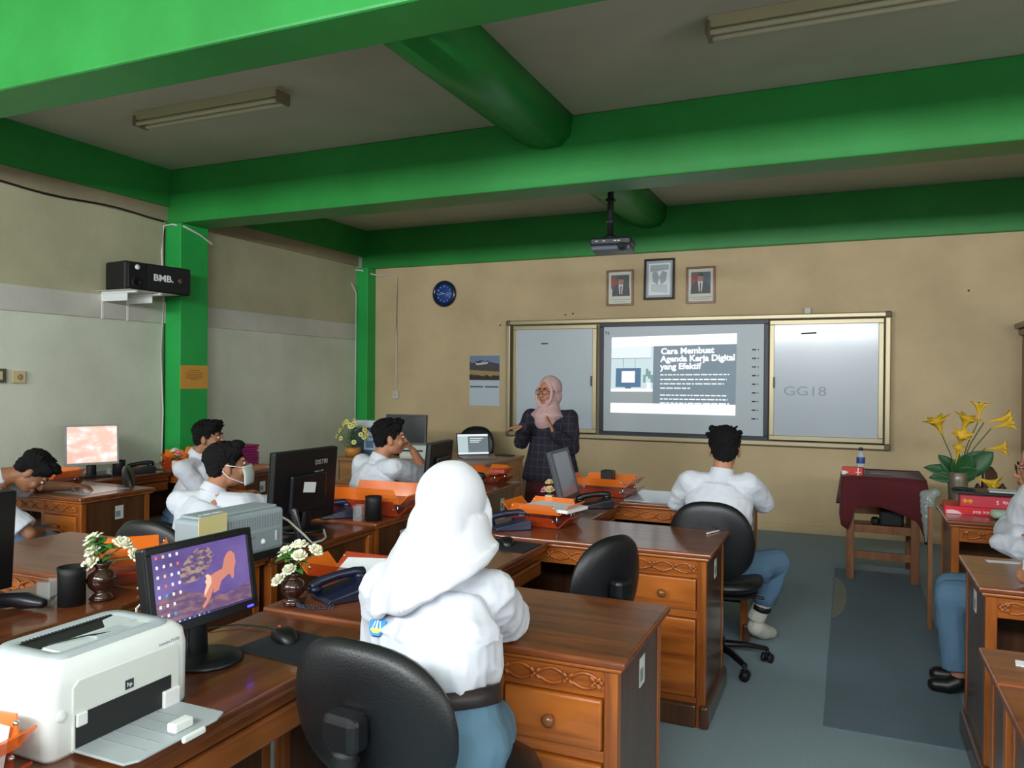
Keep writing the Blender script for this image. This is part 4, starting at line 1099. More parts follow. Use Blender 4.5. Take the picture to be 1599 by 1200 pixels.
# orange acrylic trays ---------------------------------------------------
def tray(label, loc, rz, tiers=1, w=.33, d=.24, paper=False, up=0):
    t = thing('letter_tray', label, 'tray', loc, R(rz), 'orange acrylic trays')
    for k in range(tiers):
        z = .004 + k * .062
        m = MB(T(0, k * .01, z)); th = .004
        prof = [(-w / 2 - .025, .045), (-w / 2 + .02, .0), (w / 2 - .02, .0), (w / 2 + .025, .045)]
        pts = [(x, zz) for x, zz in prof] + [(x * .985, zz + th) for x, zz in prof[::-1]]
        m.prism(pts, -d / 2, d / 2, Matrix(((1, 0, 0, 0), (0, 0, 1, 0), (0, 1, 0, 0), (0, 0, 0, 1))))
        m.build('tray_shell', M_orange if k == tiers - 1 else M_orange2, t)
        for s in (-1, 1):
            m = MB(T(0, k * .01, z))
            vs = [(-w / 2 + .02, s * d / 2, 0), (w / 2 - .02, s * d / 2, 0), (w / 2 - .05, s * (d / 2 + .022), .05 + up), (-w / 2 + .05, s * (d / 2 + .022), .05 + up)]
            m.add(vs + [V(v) + V((0, s * .004, 0)) for v in vs], [(0, 1, 2, 3), (7, 6, 5, 4), (0, 4, 5, 1), (1, 5, 6, 2), (2, 6, 7, 3), (3, 7, 4, 0)], False)
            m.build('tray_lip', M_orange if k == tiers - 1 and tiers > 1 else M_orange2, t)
        for sx in (-1, 1):
            for sy in (-1, 1):
                m = MB(T(0, k * .01, z)); m.ell((sx * (w / 2 - .045), sy * (d / 2 + .018), .035), .006, None, 10, 6); m.build('bolt', M_chrome, t)
    for sx in (-1, 1):
        for sy in (-1, 1):
            m = MB(); m.cyl((sx * (w / 2 - .04), sy * (d / 2 - .02), 0), (sx * (w / 2 - .04), sy * (d / 2 - .02), .004 + .062 * (tiers - 1) + .004), .004, n=8); m.build('post', M_chrome, t)
    return t
tray('orange tray with folded paper left of the white headscarf', (-1.72, 2.44, DZ), 0, 1, .3, .18)
one('paper', MB(T(-1.67, 2.45, DZ + .012) @ RX(R(18)) @ RZ(R(8))).box(-.1, .1, -.07, .08, .01, .012), M_paper, 'folded white paper on the orange tray left of the headscarf', 'paper')
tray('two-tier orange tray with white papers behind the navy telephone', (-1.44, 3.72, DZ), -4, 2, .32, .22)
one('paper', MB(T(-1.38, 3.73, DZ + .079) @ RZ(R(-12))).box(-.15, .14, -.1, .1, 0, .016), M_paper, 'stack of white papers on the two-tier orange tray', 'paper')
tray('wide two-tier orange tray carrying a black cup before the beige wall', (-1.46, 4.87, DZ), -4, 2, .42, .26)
t = thing('pen_cup', 'black square cup on the wide orange tray before the beige wall', 'cup', (-1.44, 4.9, DZ + .0715))
m = MB(); m.box(-.04, .04, -.04, .04, 0, .08); m.build('cup', M_black, t, .005)
m = MB(); m.box(-.034, .034, -.034, .034, .0795, .081); m.build('hollow', M_ink, t)
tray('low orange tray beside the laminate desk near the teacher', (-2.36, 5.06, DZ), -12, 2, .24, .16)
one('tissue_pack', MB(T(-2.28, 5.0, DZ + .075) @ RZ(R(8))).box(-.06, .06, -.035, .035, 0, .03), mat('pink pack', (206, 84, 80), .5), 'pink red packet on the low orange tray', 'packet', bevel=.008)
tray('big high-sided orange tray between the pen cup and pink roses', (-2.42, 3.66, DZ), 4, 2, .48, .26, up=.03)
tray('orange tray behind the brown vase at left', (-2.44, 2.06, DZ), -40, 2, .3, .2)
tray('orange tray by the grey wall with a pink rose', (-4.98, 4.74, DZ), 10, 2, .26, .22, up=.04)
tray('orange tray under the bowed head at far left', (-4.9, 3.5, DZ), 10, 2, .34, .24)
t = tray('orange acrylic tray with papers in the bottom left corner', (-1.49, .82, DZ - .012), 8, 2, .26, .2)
m = MB(T(-1.46, .93, DZ + .0) @ RX(R(80))); m.box(-.1, .04, 0, .09, 0, .002)
one('paper', m, M_paper, 'printed sheet standing in the bottom left tray', 'paper')

# cups and holders
def cupx(label, loc, r=.045, h=.13, box=True, rz=0):
    t = thing('pen_holder', label, 'cup', loc, R(rz))
    m = MB(); m.lathe([(r, 0), (r, h * .8), (r * 1.05, h), (r * .94, h), (r * .9, h * .1), (0, h * .08)], 28); m.build('cup', M_blackm, t)
    if box:
        m = MB(); 
        for a, b, c_, d_ in ((-.1, -.055, -.03, -.027), (-.1, -.055, .027, .03), (-.1, -.097, -.03, .03), (-.058, -.055, -.03, .03)): m.box(a, b, c_, d_, 0, h * .62)
        m.build('clip_box', M_clear, t)
        m = MB()
        for k in range(7): m.tube([(-.095 + .005 * k, -.02 + .006 * (k % 3), .006 + .003 * k), (-.07 + .002 * k, .012, .01 + .003 * k)], .0012, 5)
        m.build('paper_clips', M_chrome, t)['kind'] = 'stuff'
    return t
cupx('black round pen cup with a clear clip box beside the brown vase', (-2.34, 1.76, DZ - .012), .042, .125, rz=20)
cupx('black pen cup with a clear clip box between phone and big orange tray', (-2.27, 3.42, DZ), .042, .125, rz=20)
cupx('black pen cup right of the silver framed monitor', (-5.12, 4.24, DZ - .012), .045, .11)

# flowers ------------------------------------------------------------------
def rose(m, c, r, ax, petals=3):
    ax = V(ax).normalized(); q = ax.to_track_quat('Z', 'Y').to_matrix().to_4x4(); Mx = T(*c) @ q
    old = m.M; m.M = old @ Mx
    for ring_, (n, rad, h, op) in enumerate([(3, .28, .75, .05), (4, .5, .85, .25), (5, .78, .8, .5), (6, 1.0, .6, .85)][:petals + 1]):
        for k in range(n):
            a0 = 2 * PI * k / n + ring_ * .7; wd_ = 2 * PI / n * .62
            def fn(u, v, a0=a0, wd_=wd_, rad=rad, h=h, op=op):
                a = a0 + (u - .5) * 2 * wd_ * math.sin(PI * min(1, .25 + v * .6))
                rr = r * rad * (.25 + .75 * v ** .6 + op * .25 * v ** 3)
                z = r * (h * v * 1.1 - .35 - op * .35 * v ** 4 - .12 * (2 * u - 1) ** 2 * v)
                return (rr * math.cos(a), rr * math.sin(a), z * 1.25)
            m.sheet(fn, 5, 5, r * .045)
    m.M = old
def leaf(m, p, d, L_, w_, droop=.4, ref=(0, 0, 1)):
    d = V(d).normalized(); s = d.cross(V(ref));
    if s.length < .05: s = V((1, 0, 0))
    s.normalize(); n_ = s.cross(d)
    def fn(u, v):
        ww = w_ * math.sin(PI * min(1, v ** .8)) ** .8
        return V(p) + d * (L_ * v) + s * ((u - .5) * 2 * ww) + n_ * (abs(u - .5) * ww * .5) + V((0, 0, -droop * L_ * v * v))
    m.sheet(fn, 4, 8, .0015)
def bouquet(label, loc, heads, pot, petal_m, leafs=8, name='vase_of_roses', cat='flowers', rl=.06, lm=None, hub=.0):
    """heads: (dx, dy, z, r, mat index)"""
    t = thing(name, label, cat, loc)
    ztop = pot(t)
    m = MB()
    for h in heads: m.tube([(0, 0, ztop - .04), (h[0] * .4, h[1] * .4, (ztop + h[2]) / 2), (h[0], h[1], h[2] - h[3] * .4)], .0022, 6)
    m.build('stems', M_stem, t)
    for h in heads:
        m = MB(); rose(m, (h[0], h[1], h[2]), h[3], (h[0] * 4, h[1] * 4 - .15, .35 + (h[4] * .1))); m.build('rose', petal_m[h[4]], t)
    random.seed(len(label))
    m = MB()
    for k in range(leafs):
        a = 2 * PI * k / leafs + random.random() * .5; z = ztop + .01 + random.random() * rl
        leaf(m, (0, 0, z), (math.cos(a), math.sin(a), .5 + random.random() * .5), .06 + random.random() * .03, .016, .5)
    m.build('leaves', lm or M_leaf, t)['kind'] = 'stuff'
    return t
def vase_round(t, s=1.0):
    m = MB(); m.lathe([(.03 * s, 0), (.036 * s, .006 * s), (.03 * s, .018 * s), (.02 * s, .024 * s), (.036 * s, .04 * s), (.042 * s, .06 * s), (.036 * s, .08 * s), (.02 * s, .09 * s), (.018 * s, .096 * s), (.03 * s, .11 * s), (.024 * s, .112 * s), (.012 * s, .098 * s), (0, .09 * s)], 28)
    m.build('vase', M_pine, t); return .1 * s
def vase_box(t):
    m = MB(); m.prism([(-.024, -.024), (.024, -.024), (.024, .024), (-.024, .024)], 0, .07); m.build('vase', mat('cream vase', (226, 218, 190), .5), t, .006); return .07
bouquet('round brown vase with six white roses beside the navy telephone', (-1.655, 2.03, DZ), [(-.045, .02, .165, .027, 0), (.0, .03, .19, .026, 0), (.025, .0, .165, .022, 0), (.068, .03, .18, .022, 0), (.0, -.02, .12, .021, 0), (-.035, -.03, .085, .023, 0), (-.06, .03, .17, .016, 0)], lambda t: vase_round(t, .95), [M_petalw], 8)
bouquet('dark brown vase with white roses behind the white printer', (-2.3, 1.84, DZ - .012), [(-.045, .0, .2, .03, 0), (-.03, -.01, .165, .028, 0), (-.02, -.03, .125, .028, 0), (.04, .05, .185, .03, 0), (.1, .05, .15, .024, 0)], lambda t: vase_round(t, 1.15), [M_petalw], 12, rl=.09)
bouquet('small cream vase with pink and cream roses beside the slim monitor', (-1.62, 4.30, DZ - .012), [(-.03, 0, .1, .024, 0), (.005, -.01, .105, .026, 1), (-.005, .01, .145, .024, 1)], vase_box, [M_petalp, M_petalc], 4, rl=.02)
bouquet('small vase with magenta and white roses behind the big orange tray', (-2.43, 3.98, DZ - .012), [(-.05, 0, .1, .026, 0), (.0, -.01, .11, .024, 1), (.045, 0, .115, .022, 0)], vase_box, [M_petalm, M_petalw], 4, rl=.02)
bouquet('small cream vase with a pink and white rose by the middle green pillar', (-4.94, 4.62, DZ + .0), [(-.02, 0, .15, .03, 1), (.03, .0, .13, .026, 0)], vase_box, [M_petalp, M_petalw], 6, rl=.04)
bouquet('small vase with yellow flowers behind the bowed head', (-5.2, 3.55, DZ + .0), [(-.02, 0, .16, .03, 0), (.03, .0, .12, .02, 1)], vase_box, [M_yellow, M_petalw], 6, rl=.04)
# daisies in an orange pot
t = thing('potted_daisies', 'bushy pale yellow daisies in a round orange pot by the corner pillar', 'flowers', (-4.3, 6.12, DZ))
m = MB(); m.lathe([(.05, 0), (.075, .03), (.082, .06), (.07, .09), (.06, .09), (.06, .06), (0, .05)], 28); m.build('pot', mat('orange pot', (196, 132, 60), .4), t)
random.seed(3); ms = MB(); md = MB(); mc = MB(); ml = MB(); ctr = []
for k in range(26):
    a = random.random() * 2 * PI; e = random.random(); z = .14 + .17 * (1 - e * e) + random.random() * .03; r_ = .045 + .1 * e
    p = V((r_ * math.cos(a) * 1.1, r_ * math.sin(a), z)); ms.tube([(0, 0, .08), p * .6, p], .0018, 5)
    d_ = (V((p.x, p.y - .12, .06))).normalized(); q = T(*p) @ d_.to_track_quat('Z', 'Y').to_matrix().to_4x4()
    f_ = MB(); f_.lathe([(.007, .004), (.018, .002), (.024, .006), (.0235, .009), (.016, .007), (.007, .008)], 14, q); f_.build('daisy_head', mat('daisy petals', (224, 214, 128), .6), t)
    f_ = MB(); f_.ell(q @ V((0, 0, .005)), .0075, None, 10, 6); f_.build('daisy_centre', mat('daisy centre', (60, 44, 26), .8), t)
for k in range(40):
    a = random.random() * 2 * PI; leaf(ml, (0, 0, .1 + random.random() * .12), (math.cos(a), math.sin(a), .5 + random.random()), .08, .007, .3)
ms.build('stems', M_stem, t); ml.build('leaves', M_leaf, t)['kind'] = 'stuff'
# yellow lilies in a tall jar, right
t = thing('vase_of_lilies', 'tall ribbed grey-brown jar of yellow lilies behind the red boxes', 'flowers', (.72, 6.35, .62))
m = MB(); m.lathe([(.06, 0), (.064, .02), (.058, .05), (.06, .12), (.065, .16), (.06, .18), (.07, .24), (.06, .25), (.05, .2), (0, .18)], 28)
m.build('jar', mat('ribbed jar', (104, 96, 78), .35, var=.2, vscale=20, coat=.3), t)
m = MB(); m.box(-.22, .3, -.2, .2, -.02, 0); 
one('side_table', MB(T(.76, 6.35, 0)).box(-.14, .05, -.1, .1, .58, .62).box(-.13, -.1, -.09, -.06, 0, .58).box(.01, .04, -.09, -.06, 0, .58).box(-.13, -.1, .06, .09, 0, .58).box(.01, .04, .06, .09, 0, .58), M_wside, 'narrow brown stand under the jar of yellow lilies', 'table')
def lily(p, d, L_, w_):
    d = V(d).normalized(); q = T(*p) @ d.to_track_quat('Z', 'Y').to_matrix().to_4x4()
    m = MB(q); n = 24
    def ringf(r, z, am): return [V((r * (1 + am * math.cos(6 * 2 * PI * i / n)) * math.cos(2 * PI * i / n), r * (1 + am * math.cos(6 * 2 * PI * i / n)) * math.sin(2 * PI * i / n), z + am * .3 * r * math.cos(6 * 2 * PI * i / n))) for i in range(n)]
    m.loft([ringf(w_ * a, L_ * z, am) for a, z, am in ((.06, 0, 0), (.14, .3, 0), (.3, .6, .06), (.62, .85, .2), (1, 1, .36), (.96, 1.01, .36), (.56, .87, .2), (.22, .62, .05), (.04, .3, 0))])
    m.build('lily', M_yellow, t)
stm = MB()
for p, d, L_, w_ in [((-.1, 0, .5), (-.35, -.2, 1), .13, .075), ((.02, .02, .52), (.3, -.2, .9), .13, .07), ((.0, -.03, .42), (.12, -.5, .8), .12, .06), ((.12, 0, .6), (.1, 0, 1), .14, .05),
                     ((.2, 0, .56), (.95, -.1, .35), .14, .05), ((.16, .03, .6), (1, 0, .25), .17, .045), ((.16, -.03, .42), (.95, -.2, .1), .13, .05), ((.1, -.06, .22), (.9, -.4, -.35), .14, .06), ((-.02, -.05, .3), (.1, -.3, .9), .14, .035)]:
    lily(p, d, L_, w_); stm.tube([(0, 0, .22), (p[0] * .5, p[1] * .5, p[2] * .75), p], .004, 6)
stm.build('stems', M_stem, t)
for d, L_, w_ in [((-.9, -.1, .55), .26, .05), ((-.8, -.2, .2), .2, .05), ((-.5, 0, .9), .26, .05), ((.6, 0, .8), .36, .09), ((.25, -.2, 1), .26, .08), ((-.15, -.3, .9), .2, .045), ((.5, -.3, .5), .18, .06)]:
    m = MB(); leaf(m, (0, 0, .2), d, L_, w_, .25, (.3, -1, .35)); m.build('leaf', M_leafd, t)

# back corner things ------------------------------------------------------
t = thing('paper_display', 'white and blue printed boxes standing by the corner pillar', 'box', (-4.22, 6.35, DZ), R(8))
t.location.x = -4.3
m = MB(); m.box(-.14, .14, -.05, .1, 0, .26); m.build('blue_box', mat('blue box', (58, 92, 116), .5), t, .004)
m = MB(); m.box(-.15, .13, .02, .09, .26, .33); m.build('white_box', mat('pale carton', (196, 206, 210), .6), t, .004)
m = MB(); m.box(.0, .12, -.055, -.05, .05, .22); m.build('leaflet', mat('leaflet', (176, 196, 212), .5), t)
m = MB(); m.box(.02, .1, -.0565, -.055, .17, .185); m.box(.02, .1, -.0565, -.055, .07, .14); m.build('leaflet_print', mat('leaflet print', (92, 120, 146), .5), t)
t = thing('desk_printer', 'small white desk printer beside the black monitor on the laminate desk', 'printer', (-3.66, 6.3, DZ), R(12))
m = MB(); m.box(-.17, .17, -.13, .13, 0, .13); m.build('body', mat('beige white plastic', (186, 194, 184), .45), t, .01)
m = MB(); m.box(-.14, .06, -.134, -.125, .07, .085); m.build('slot', M_ink, t)
m = MB(); m.box(-.15, .0, -.137, -.128, .02, .055); m.build('front_door', M_white2, t, .003)
t = thing('laptop', 'open silver laptop showing the slide on the laminate desk', 'laptop', (-3.27, 6.62, DZ), R(42))
m = MB(); m.box(-.16, .16, -.22, .0, 0, .016); m.build('base', mat('laptop silver', (150, 142, 140), .35, metal=.4), t, .004)
m = MB(); m.box(-.14, .14, -.11, -.02, .016, .018); m.build('keyboard', M_black, t)
Ml = T(0, 0, .014) @ RX(R(-14))
m = MB(Ml); m.box(-.16, .16, 0, .008, 0, .215); m.build('lid', M_black, t, .003)
m = MB(Ml); y = -.0015
for (a, b, c_, d_), mi in [((-.15, .15, .012, .205), 0), ((-.15, .15, .03, .185), 1), ((-.15, -.05, .03, .185), 2)]:
    m.mi = mi; m.box(a, b, y - mi * .0004, 0, c_, d_)
m.mi = 0
for k in range(3): m.box(-.03, .1 - .02 * k, y - .0012, 0, .16 - .018 * k, .168 - .018 * k)
m.build('screen', [MATS.setdefault('lap1', glow('lap white', (236, 244, 246), .9)), glow('lap slate', (116, 128, 134), .8), glow('lap pale', (196, 216, 220), .8)], t)
t = thing('folder_stack', 'stack of magenta folders on the desk by the grey wall', 'folders', (-4.66, 4.98, DZ), R(-12))
random.seed(5)
for k in range(9):
    m = MB(RZ(R(random.uniform(-5, 5)))); m.box(-.17, .17, -.1, .1, k * .021, k * .021 + .018); m.build('folder', mat('magenta card', (150, 34, 96), .5) if k % 3 else mat('purple card', (122, 38, 100), .5), t, .003)
one('paper_roll', MB(T(-3.05, 6.85, DZ)).box(-.09, .09, -.04, .04, 0, .012), M_blackm, 'flat black pad at the right end of the laminate desk', 'pad', bevel=.003)
one('paper', MB(T(-4.5, 3.52, DZ + .0005) @ RZ(R(2))).box(-.15, .15, -.16, .17, 0, .001), mat('reflection tint', (188, 206, 222), .35, coat=.6), 'pale blue sheet painting a reflection on the desk corner by the grey wall', 'paper')  # pale sheet stands in for bright wall reflected in the desktop
one('paper', MB(T(-1.0, 4.9, DZ + .0005) @ RZ(R(0))).box(-.27, .3, -.24, .24, 0, .002), mat('reflection tint', (188, 206, 222), .35), 'large pale blue sheet painting the whiteboard reflection before the student nearest the whiteboard', 'paper')  # sheet colour paints in the whiteboard's reflection on the desktop
one('glasses_case', MB(T(-.96, 4.66, DZ + .003)).box(-.04, .04, -.012, .012, 0, .015), M_blackm, 'tiny black item at the edge of the large pale sheet', 'case', bevel=.004)
one('pen', MB().tube([(-.62, 3.8, DZ + .005), (-.58, 3.9, DZ + .005)], .004, 8), M_white, 'white pen at the corner of the desk behind the empty chair', 'pen')
one('cable', MB().tube([(-2.3, 1.2, DZ - .006), (-2.4, 1.45, DZ - .006), (-2.5, 1.62, DZ - .006), (-2.42, 1.74, DZ - .006)], .004, 6), M_blackm, 'black cable curling over the desk at the left edge', 'cable')
one('cable', MB().tube([(-2.26, 1.95, DZ + .004), (-2.2, 2.0, DZ + .03), (-2.15, 1.93, DZ + .02), (-2.16, 1.86, DZ - .03), (-2.16, 1.86, DZ - .2)], .005, 8), M_white2, 'white cable looping down behind the purple-lit monitor', 'cable')
t = thing('webcam', 'dark plug bundle on the desk by the left edge', 'plugs', (-2.42, 1.66, DZ - .012))
m = MB(); m.tube([(-.1, -.02, .025), (.0, .0, .03), (.06, .01, .025)], [(.02, .02), (.03, .026), (.018, .016)], 12); m.build('body', M_navyd, t)
t.name = 'plug_bundle'

# maroon table things
t = thing('water_bottle', 'clear water bottle with a blue label on the maroon cloth', 'bottle', (.09, 6.62, .784))
m = MB(); m.lathe([(.028, 0), (.03, .01), (.029, .06), (.0305, .08), (.03, .14), (.014, .175), (.013, .185), (0, .186)], 24); m.build('bottle', mat('bottle plastic', (206, 220, 226), .05, alpha=.45), t)
m = MB(); m.lathe([(.0308, .085), (.0312, .088), (.0312, .13), (.0306, .133)], 24); m.build('blue_label', mat('blue label', (40, 72, 146), .4), t)
m = MB(); m.lathe([(.0155, .184), (.0155, .205), (.013, .208), (0, .208)], 20); m.build('cap', mat('dark cap', (48, 38, 44), .4), t)
t = thing('snack_box', 'small red and white box behind the water bottle', 'box', (.03, 6.56, .784), R(-12))
m = MB(); m.box(-.07, .08, -.03, .03, 0, .06); m.build('carton', mat('red carton', (206, 58, 42), .5), t, .002)
m = MB(); m.prism([(-.07, 0), (-.05, 0), (-.02, .02), (-.05, .03), (-.07, .03)], -.0312, -.03, Matrix(((1, 0, 0, 0), (0, 0, 1, 0), (0, 1, 0, 0), (0, 0, 0, 1)))); m.build('print', M_paper, t)
m = MB(); m.box(.03, .07, -.0312, -.03, .02, .026); m.box(.045, .052, -.0314, -.03, .0, .06); m.build('cross_print', M_paper, t)
one('foil_wrapper', MB().tube([(.15, 6.62, .79), (.2, 6.6, .796), (.25, 6.62, .79), (.3, 6.6, .792)], [(.012, .004), (.02, .006), (.018, .005), (.008, .003)], 10), mat('foil', (150, 140, 150), .2, metal=.8), 'crumpled silver wrapper on the maroon cloth', 'wrapper')
one('black_bag', MB(T(.3, 6.75, .376)).box(-.07, .1, -.08, .1, 0, .13).box(-.13, -.07, -.05, .05, 0, .06), M_blackm, 'black bag on the shelf under the maroon cloth', 'bag', bevel=.02)
m = MB(); m.tube([(.5, 5.98, .74), (.495, 5.95, .66), (.49, 5.94, .5), (.488, 5.94, .42)], [(.05, .03), (.045, .03), (.02, .015), (.008, .006)], 14); m.ell((.545, 5.99, .75), (.035, .04, .035))
o = one('plastic_bag', m, mat('clear plastic film', (170, 180, 178), .15, alpha=.55, coat=.5), 'limp clear plastic bag hanging between the two tables', 'bag')
finish(o, lambda p, n: p + n * (.006 * noise.noise(p * 40)), .006, 3)
one('plank', MB().box(.45, .475, 5.32, 5.36, 0, .74), M_stool, 'bare wooden plank leaning beside the desk with red boxes', 'plank')
# red book boxes
t = thing('red_box', 'bright red flat box under the pinkish box on the right desk', 'box', (.72, 5.13, DZ), R(-3))
m = MB(); m.box(-.21, .19, -.13, .13, 0, .045); m.build('carton', mat('bright red card', (216, 24, 44), .4), t, .002)
m = MB(); m.prism([(-.2, .002), (-.12, .002), (-.14, .018), (-.17, .025), (-.2, .022)], -.1312, -.13, Matrix(((1, 0, 0, 0), (0, 0, 1, 0), (0, 1, 0, 0), (0, 0, 0, 1)))); m.box(.09, .185, -.1312, -.13, .004, .018); m.build('print', mat('pink print', (240, 190, 196), .5), t)
text('lettering', 'pop ice', .026, M_paper, t, basis((-.07, -.1305, .014), (1, 0, 0), (0, 0, 1)))
t = thing('red_box', 'pinkish red box with white letters stacked on the bright red box', 'box', (.76, 5.13, DZ + .045), R(-4))
m = MB(); m.box(-.17, .15, -.12, .12, 0, .062); m.build('carton', mat('rose red card', (190, 44, 66), .45), t, .003)
text('lettering', 'In Dania  S', .03, M_paper, t, basis((.135, -.1205, .042), (-1, 0, 0), (0, 0, -1)) , 'LEFT')
m = MB(); m.lathe([(.013, 0), (.013, .001)], 16, T(-.12, -.12, .03) @ RX(R(90))); m.lathe([(.013, 0), (.013, .001)], 16, T(-.145, -.12, .03) @ RX(R(90))); m.build('orange_print', mat('orange print', (236, 150, 40), .5), t)
t = thing('open_case', 'thin black open case with papers lying on the pinkish red box', 'case', (.76, 5.16, DZ + .107), R(-4))
m = MB(); m.box(-.2, .14, -.1, .1, 0, .018); m.build('case', M_black, t, .003)
m = MB(); m.box(-.02, .12, -.07, .08, .018, .022); m.build('paper', M_paper, t)
m = MB(); m.tube([(-.2, -.06, .02), (-.15, -.08, .03), (-.1, -.07, .02)], .009, 8); m.build('cord', M_blackm, t)
t = thing('blue_box', 'dark blue box with a pale lid right of the red boxes', 'box', (1.05, 5.16, DZ), R(4))
m = MB(); m.box(-.12, .18, -.12, .12, 0, .05); m.build('carton', mat('dark blue card', (28, 44, 96), .4), t, .003)
m = MB(); m.box(-.02, .18, -.1, .12, .05, .08); m.build('pale_lid', mat('pale teal card', (190, 212, 220), .5), t, .003)
m = MB(); m.box(-.06, -.02, -.1215, -.12, .01, .025); m.build('white_print', M_paper, t)
m = MB()
for k in range(4): m.tube([(-.04 + .012 * k, 0, .05), (.02 + .02 * k, .02, .12)], .003, 6)
one('straws', m, mat('straw plastic', (216, 226, 140), .4), 'pale green straws sticking up behind the blue box', 'straws').location = (1.0, 5.2, DZ)
one('tissue_roll', MB().tube([(.74, 4.92, DZ + .028), (.9, 4.95, DZ + .028)], [(.045, .026), (.045, .026)], 14), mat('pale green cloth', (170, 190, 172), .7), 'pale green pencil pouch on the right desk', 'pouch')
t = thing('mobile_phone', 'small phone with a white rim near the right desk edge', 'phone', (.93, 4.82, DZ))
m = MB(); m.box(-.035, .035, -.02, .06, 0, .008); m.build('body', M_white, t, .003)
m = MB(); m.box(-.03, .03, -.014, .054, .008, .009); m.build('screen', M_ink, t)
one('paper', MB(T(.62, 3.75, DZ + .0005) @ RZ(R(4))).box(-.09, .05, -.02, .02, 0, .001), M_paper, 'torn white slip on the desk under the bare elbow', 'paper')
one('paper', MB(T(.47, 2.4, DZ + .0005) @ RZ(R(-8))).box(-.06, .07, -.022, .022, 0, .002), M_paper, 'white slip with print on the short desk at the right edge', 'paper')
# ------------------------------------------------------------------ people
M_skin = mat('warm brown skin', (176, 122, 92), .55, sss=.1, var=.06, vscale=12)
M_skind = mat('deeper brown skin', (150, 100, 72), .55, var=.06, vscale=12)
M_hair = mat('black hair', (10, 9, 10), .62, bump=.8, bscale=260, spec=.25)
M_shirt = mat('white school shirt', (206, 209, 218), .85, sheen=.1, bump=.06, bscale=600, spec=.2)
M_veil = mat('white headscarf cloth', (204, 205, 212), .85, sheen=.15, spec=.2)
M_pink = mat('dusty pink headscarf', (196, 160, 158), .8, sheen=.2, spec=.2)
M_greyb = mat('blue grey trousers', (92, 122, 148), .9, bump=.1, bscale=500, spec=.2)
M_skirt = mat('blue grey skirt', (98, 130, 152), .9, spec=.2)
M_belt = mat('dark belt', (40, 30, 32), .5)
M_lip = mat('lip', (150, 84, 76), .5)
M_eye = mat('eye white', (226, 222, 216), .3)
M_iris = mat('dark iris', (22, 14, 12), .2)
M_sock = mat('off white sock', (206, 204, 194), .9, var=.08, vscale=30)
M_shoe = mat('black shoe', (16, 16, 18), .4)

def hand(m, W, d, nr, side, curl=.35, s=1.0, spread=.0, vary=.06):
    W = V(W); d = V(d).normalized(); nr = V(nr); nr = (nr - d * nr.dot(d)).normalized(); lat = d.cross(nr) * side
    m.tube([W - d * .01, W + d * .03 * s, W + d * .075 * s], [(.027 * s, .019 * s), (.036 * s, .015 * s), (.041 * s, .012 * s)], 12, tuple(nr), True)
    for k, (o, L_, r_) in enumerate([(.031, .068, .0082), (.0105, .078, .0086), (-.0105, .073, .0083), (-.031, .057, .0074)]):
        p = W + d * (.078 - abs(k - 1.2) * .004) * s + lat * o * s
        pts = [p - d * .012 * s, p]; a = spread * 0
        dd = (d + lat * (spread * o * 12)).normalized()
        c = curl + vary * (k - 1.5)
        for j, f in enumerate((.46, .31, .25)):
            a += c * (1.0 if j else .7)
            q = dd * math.cos(a) + nr * math.sin(a)
            p = p + q * L_ * f * s; pts.append(p)
        m.tube(pts, [r_ * s * k_ for k_ in (1.05, 1.05, 1.0, .92, .82)], 8)
    p0 = W + d * .02 * s + lat * .026 * s
    d1 = (d * .62 + lat * .72 + nr * .3).normalized(); d2 = (d * .85 + lat * .3 + nr * (.25 + curl * .5)).normalized()
    m.tube([p0, p0 + d1 * .034 * s, p0 + d1 * .034 * s + d2 * .026 * s, p0 + d1 * .034 * s + d2 * .048 * s], [.0125 * s, .0105 * s, .0095 * s, .008 * s], 8)

def frame_of(fdeg):
    a = R(fdeg)
    return V((math.cos(a), math.sin(a), 0)), V((-math.sin(a), math.cos(a), 0))   # right, forward

def head_matrix(c, yaw_, pitch=0, roll_=0, s=1.0):
    return T(*c) @ RZ(R(yaw_)) @ RX(R(-pitch)) @ RY(R(roll_)) @ Matrix.Scale(s, 4)

def add_head(m, H, neck, ears=True):
    o = m.M; m.M = o @ H
    m.ell((0, -.012, .035), (.076, .094, .084), None, 20, 14)
    m.ell((0, .022, -.03), (.063, .07, .088), None, 20, 14)
    m.ell((0, .046, -.088), (.036, .038, .028)); m.ell((0, .0, -.07), (.055, .06, .045))
    for s in (-1, 1):
        m.ell((s * .036, .062, -.038), (.026, .024, .026)); m.ell((s * .03, .08, .022), (.028, .012, .009))
        if ears: m.ell((s * .077, -.008, -.02), (.009, .02, .031))
        m.ell((s * .012, .1, -.042), (.009, .01, .008))
    m.tube([(0, .088, .012), (0, .103, -.022), (0, .11, -.038)], [.008, .009, .012], 10)
    m.ell((0, .09, -.066), (.026, .01, .007)); m.ell((0, .088, -.077), (.022, .01, .007))
    m.M = o
    a = H @ V((0, -.018, -.04)); m.tube([a, (a + V(neck)) / 2, neck], [.052, .052, .06], 14)

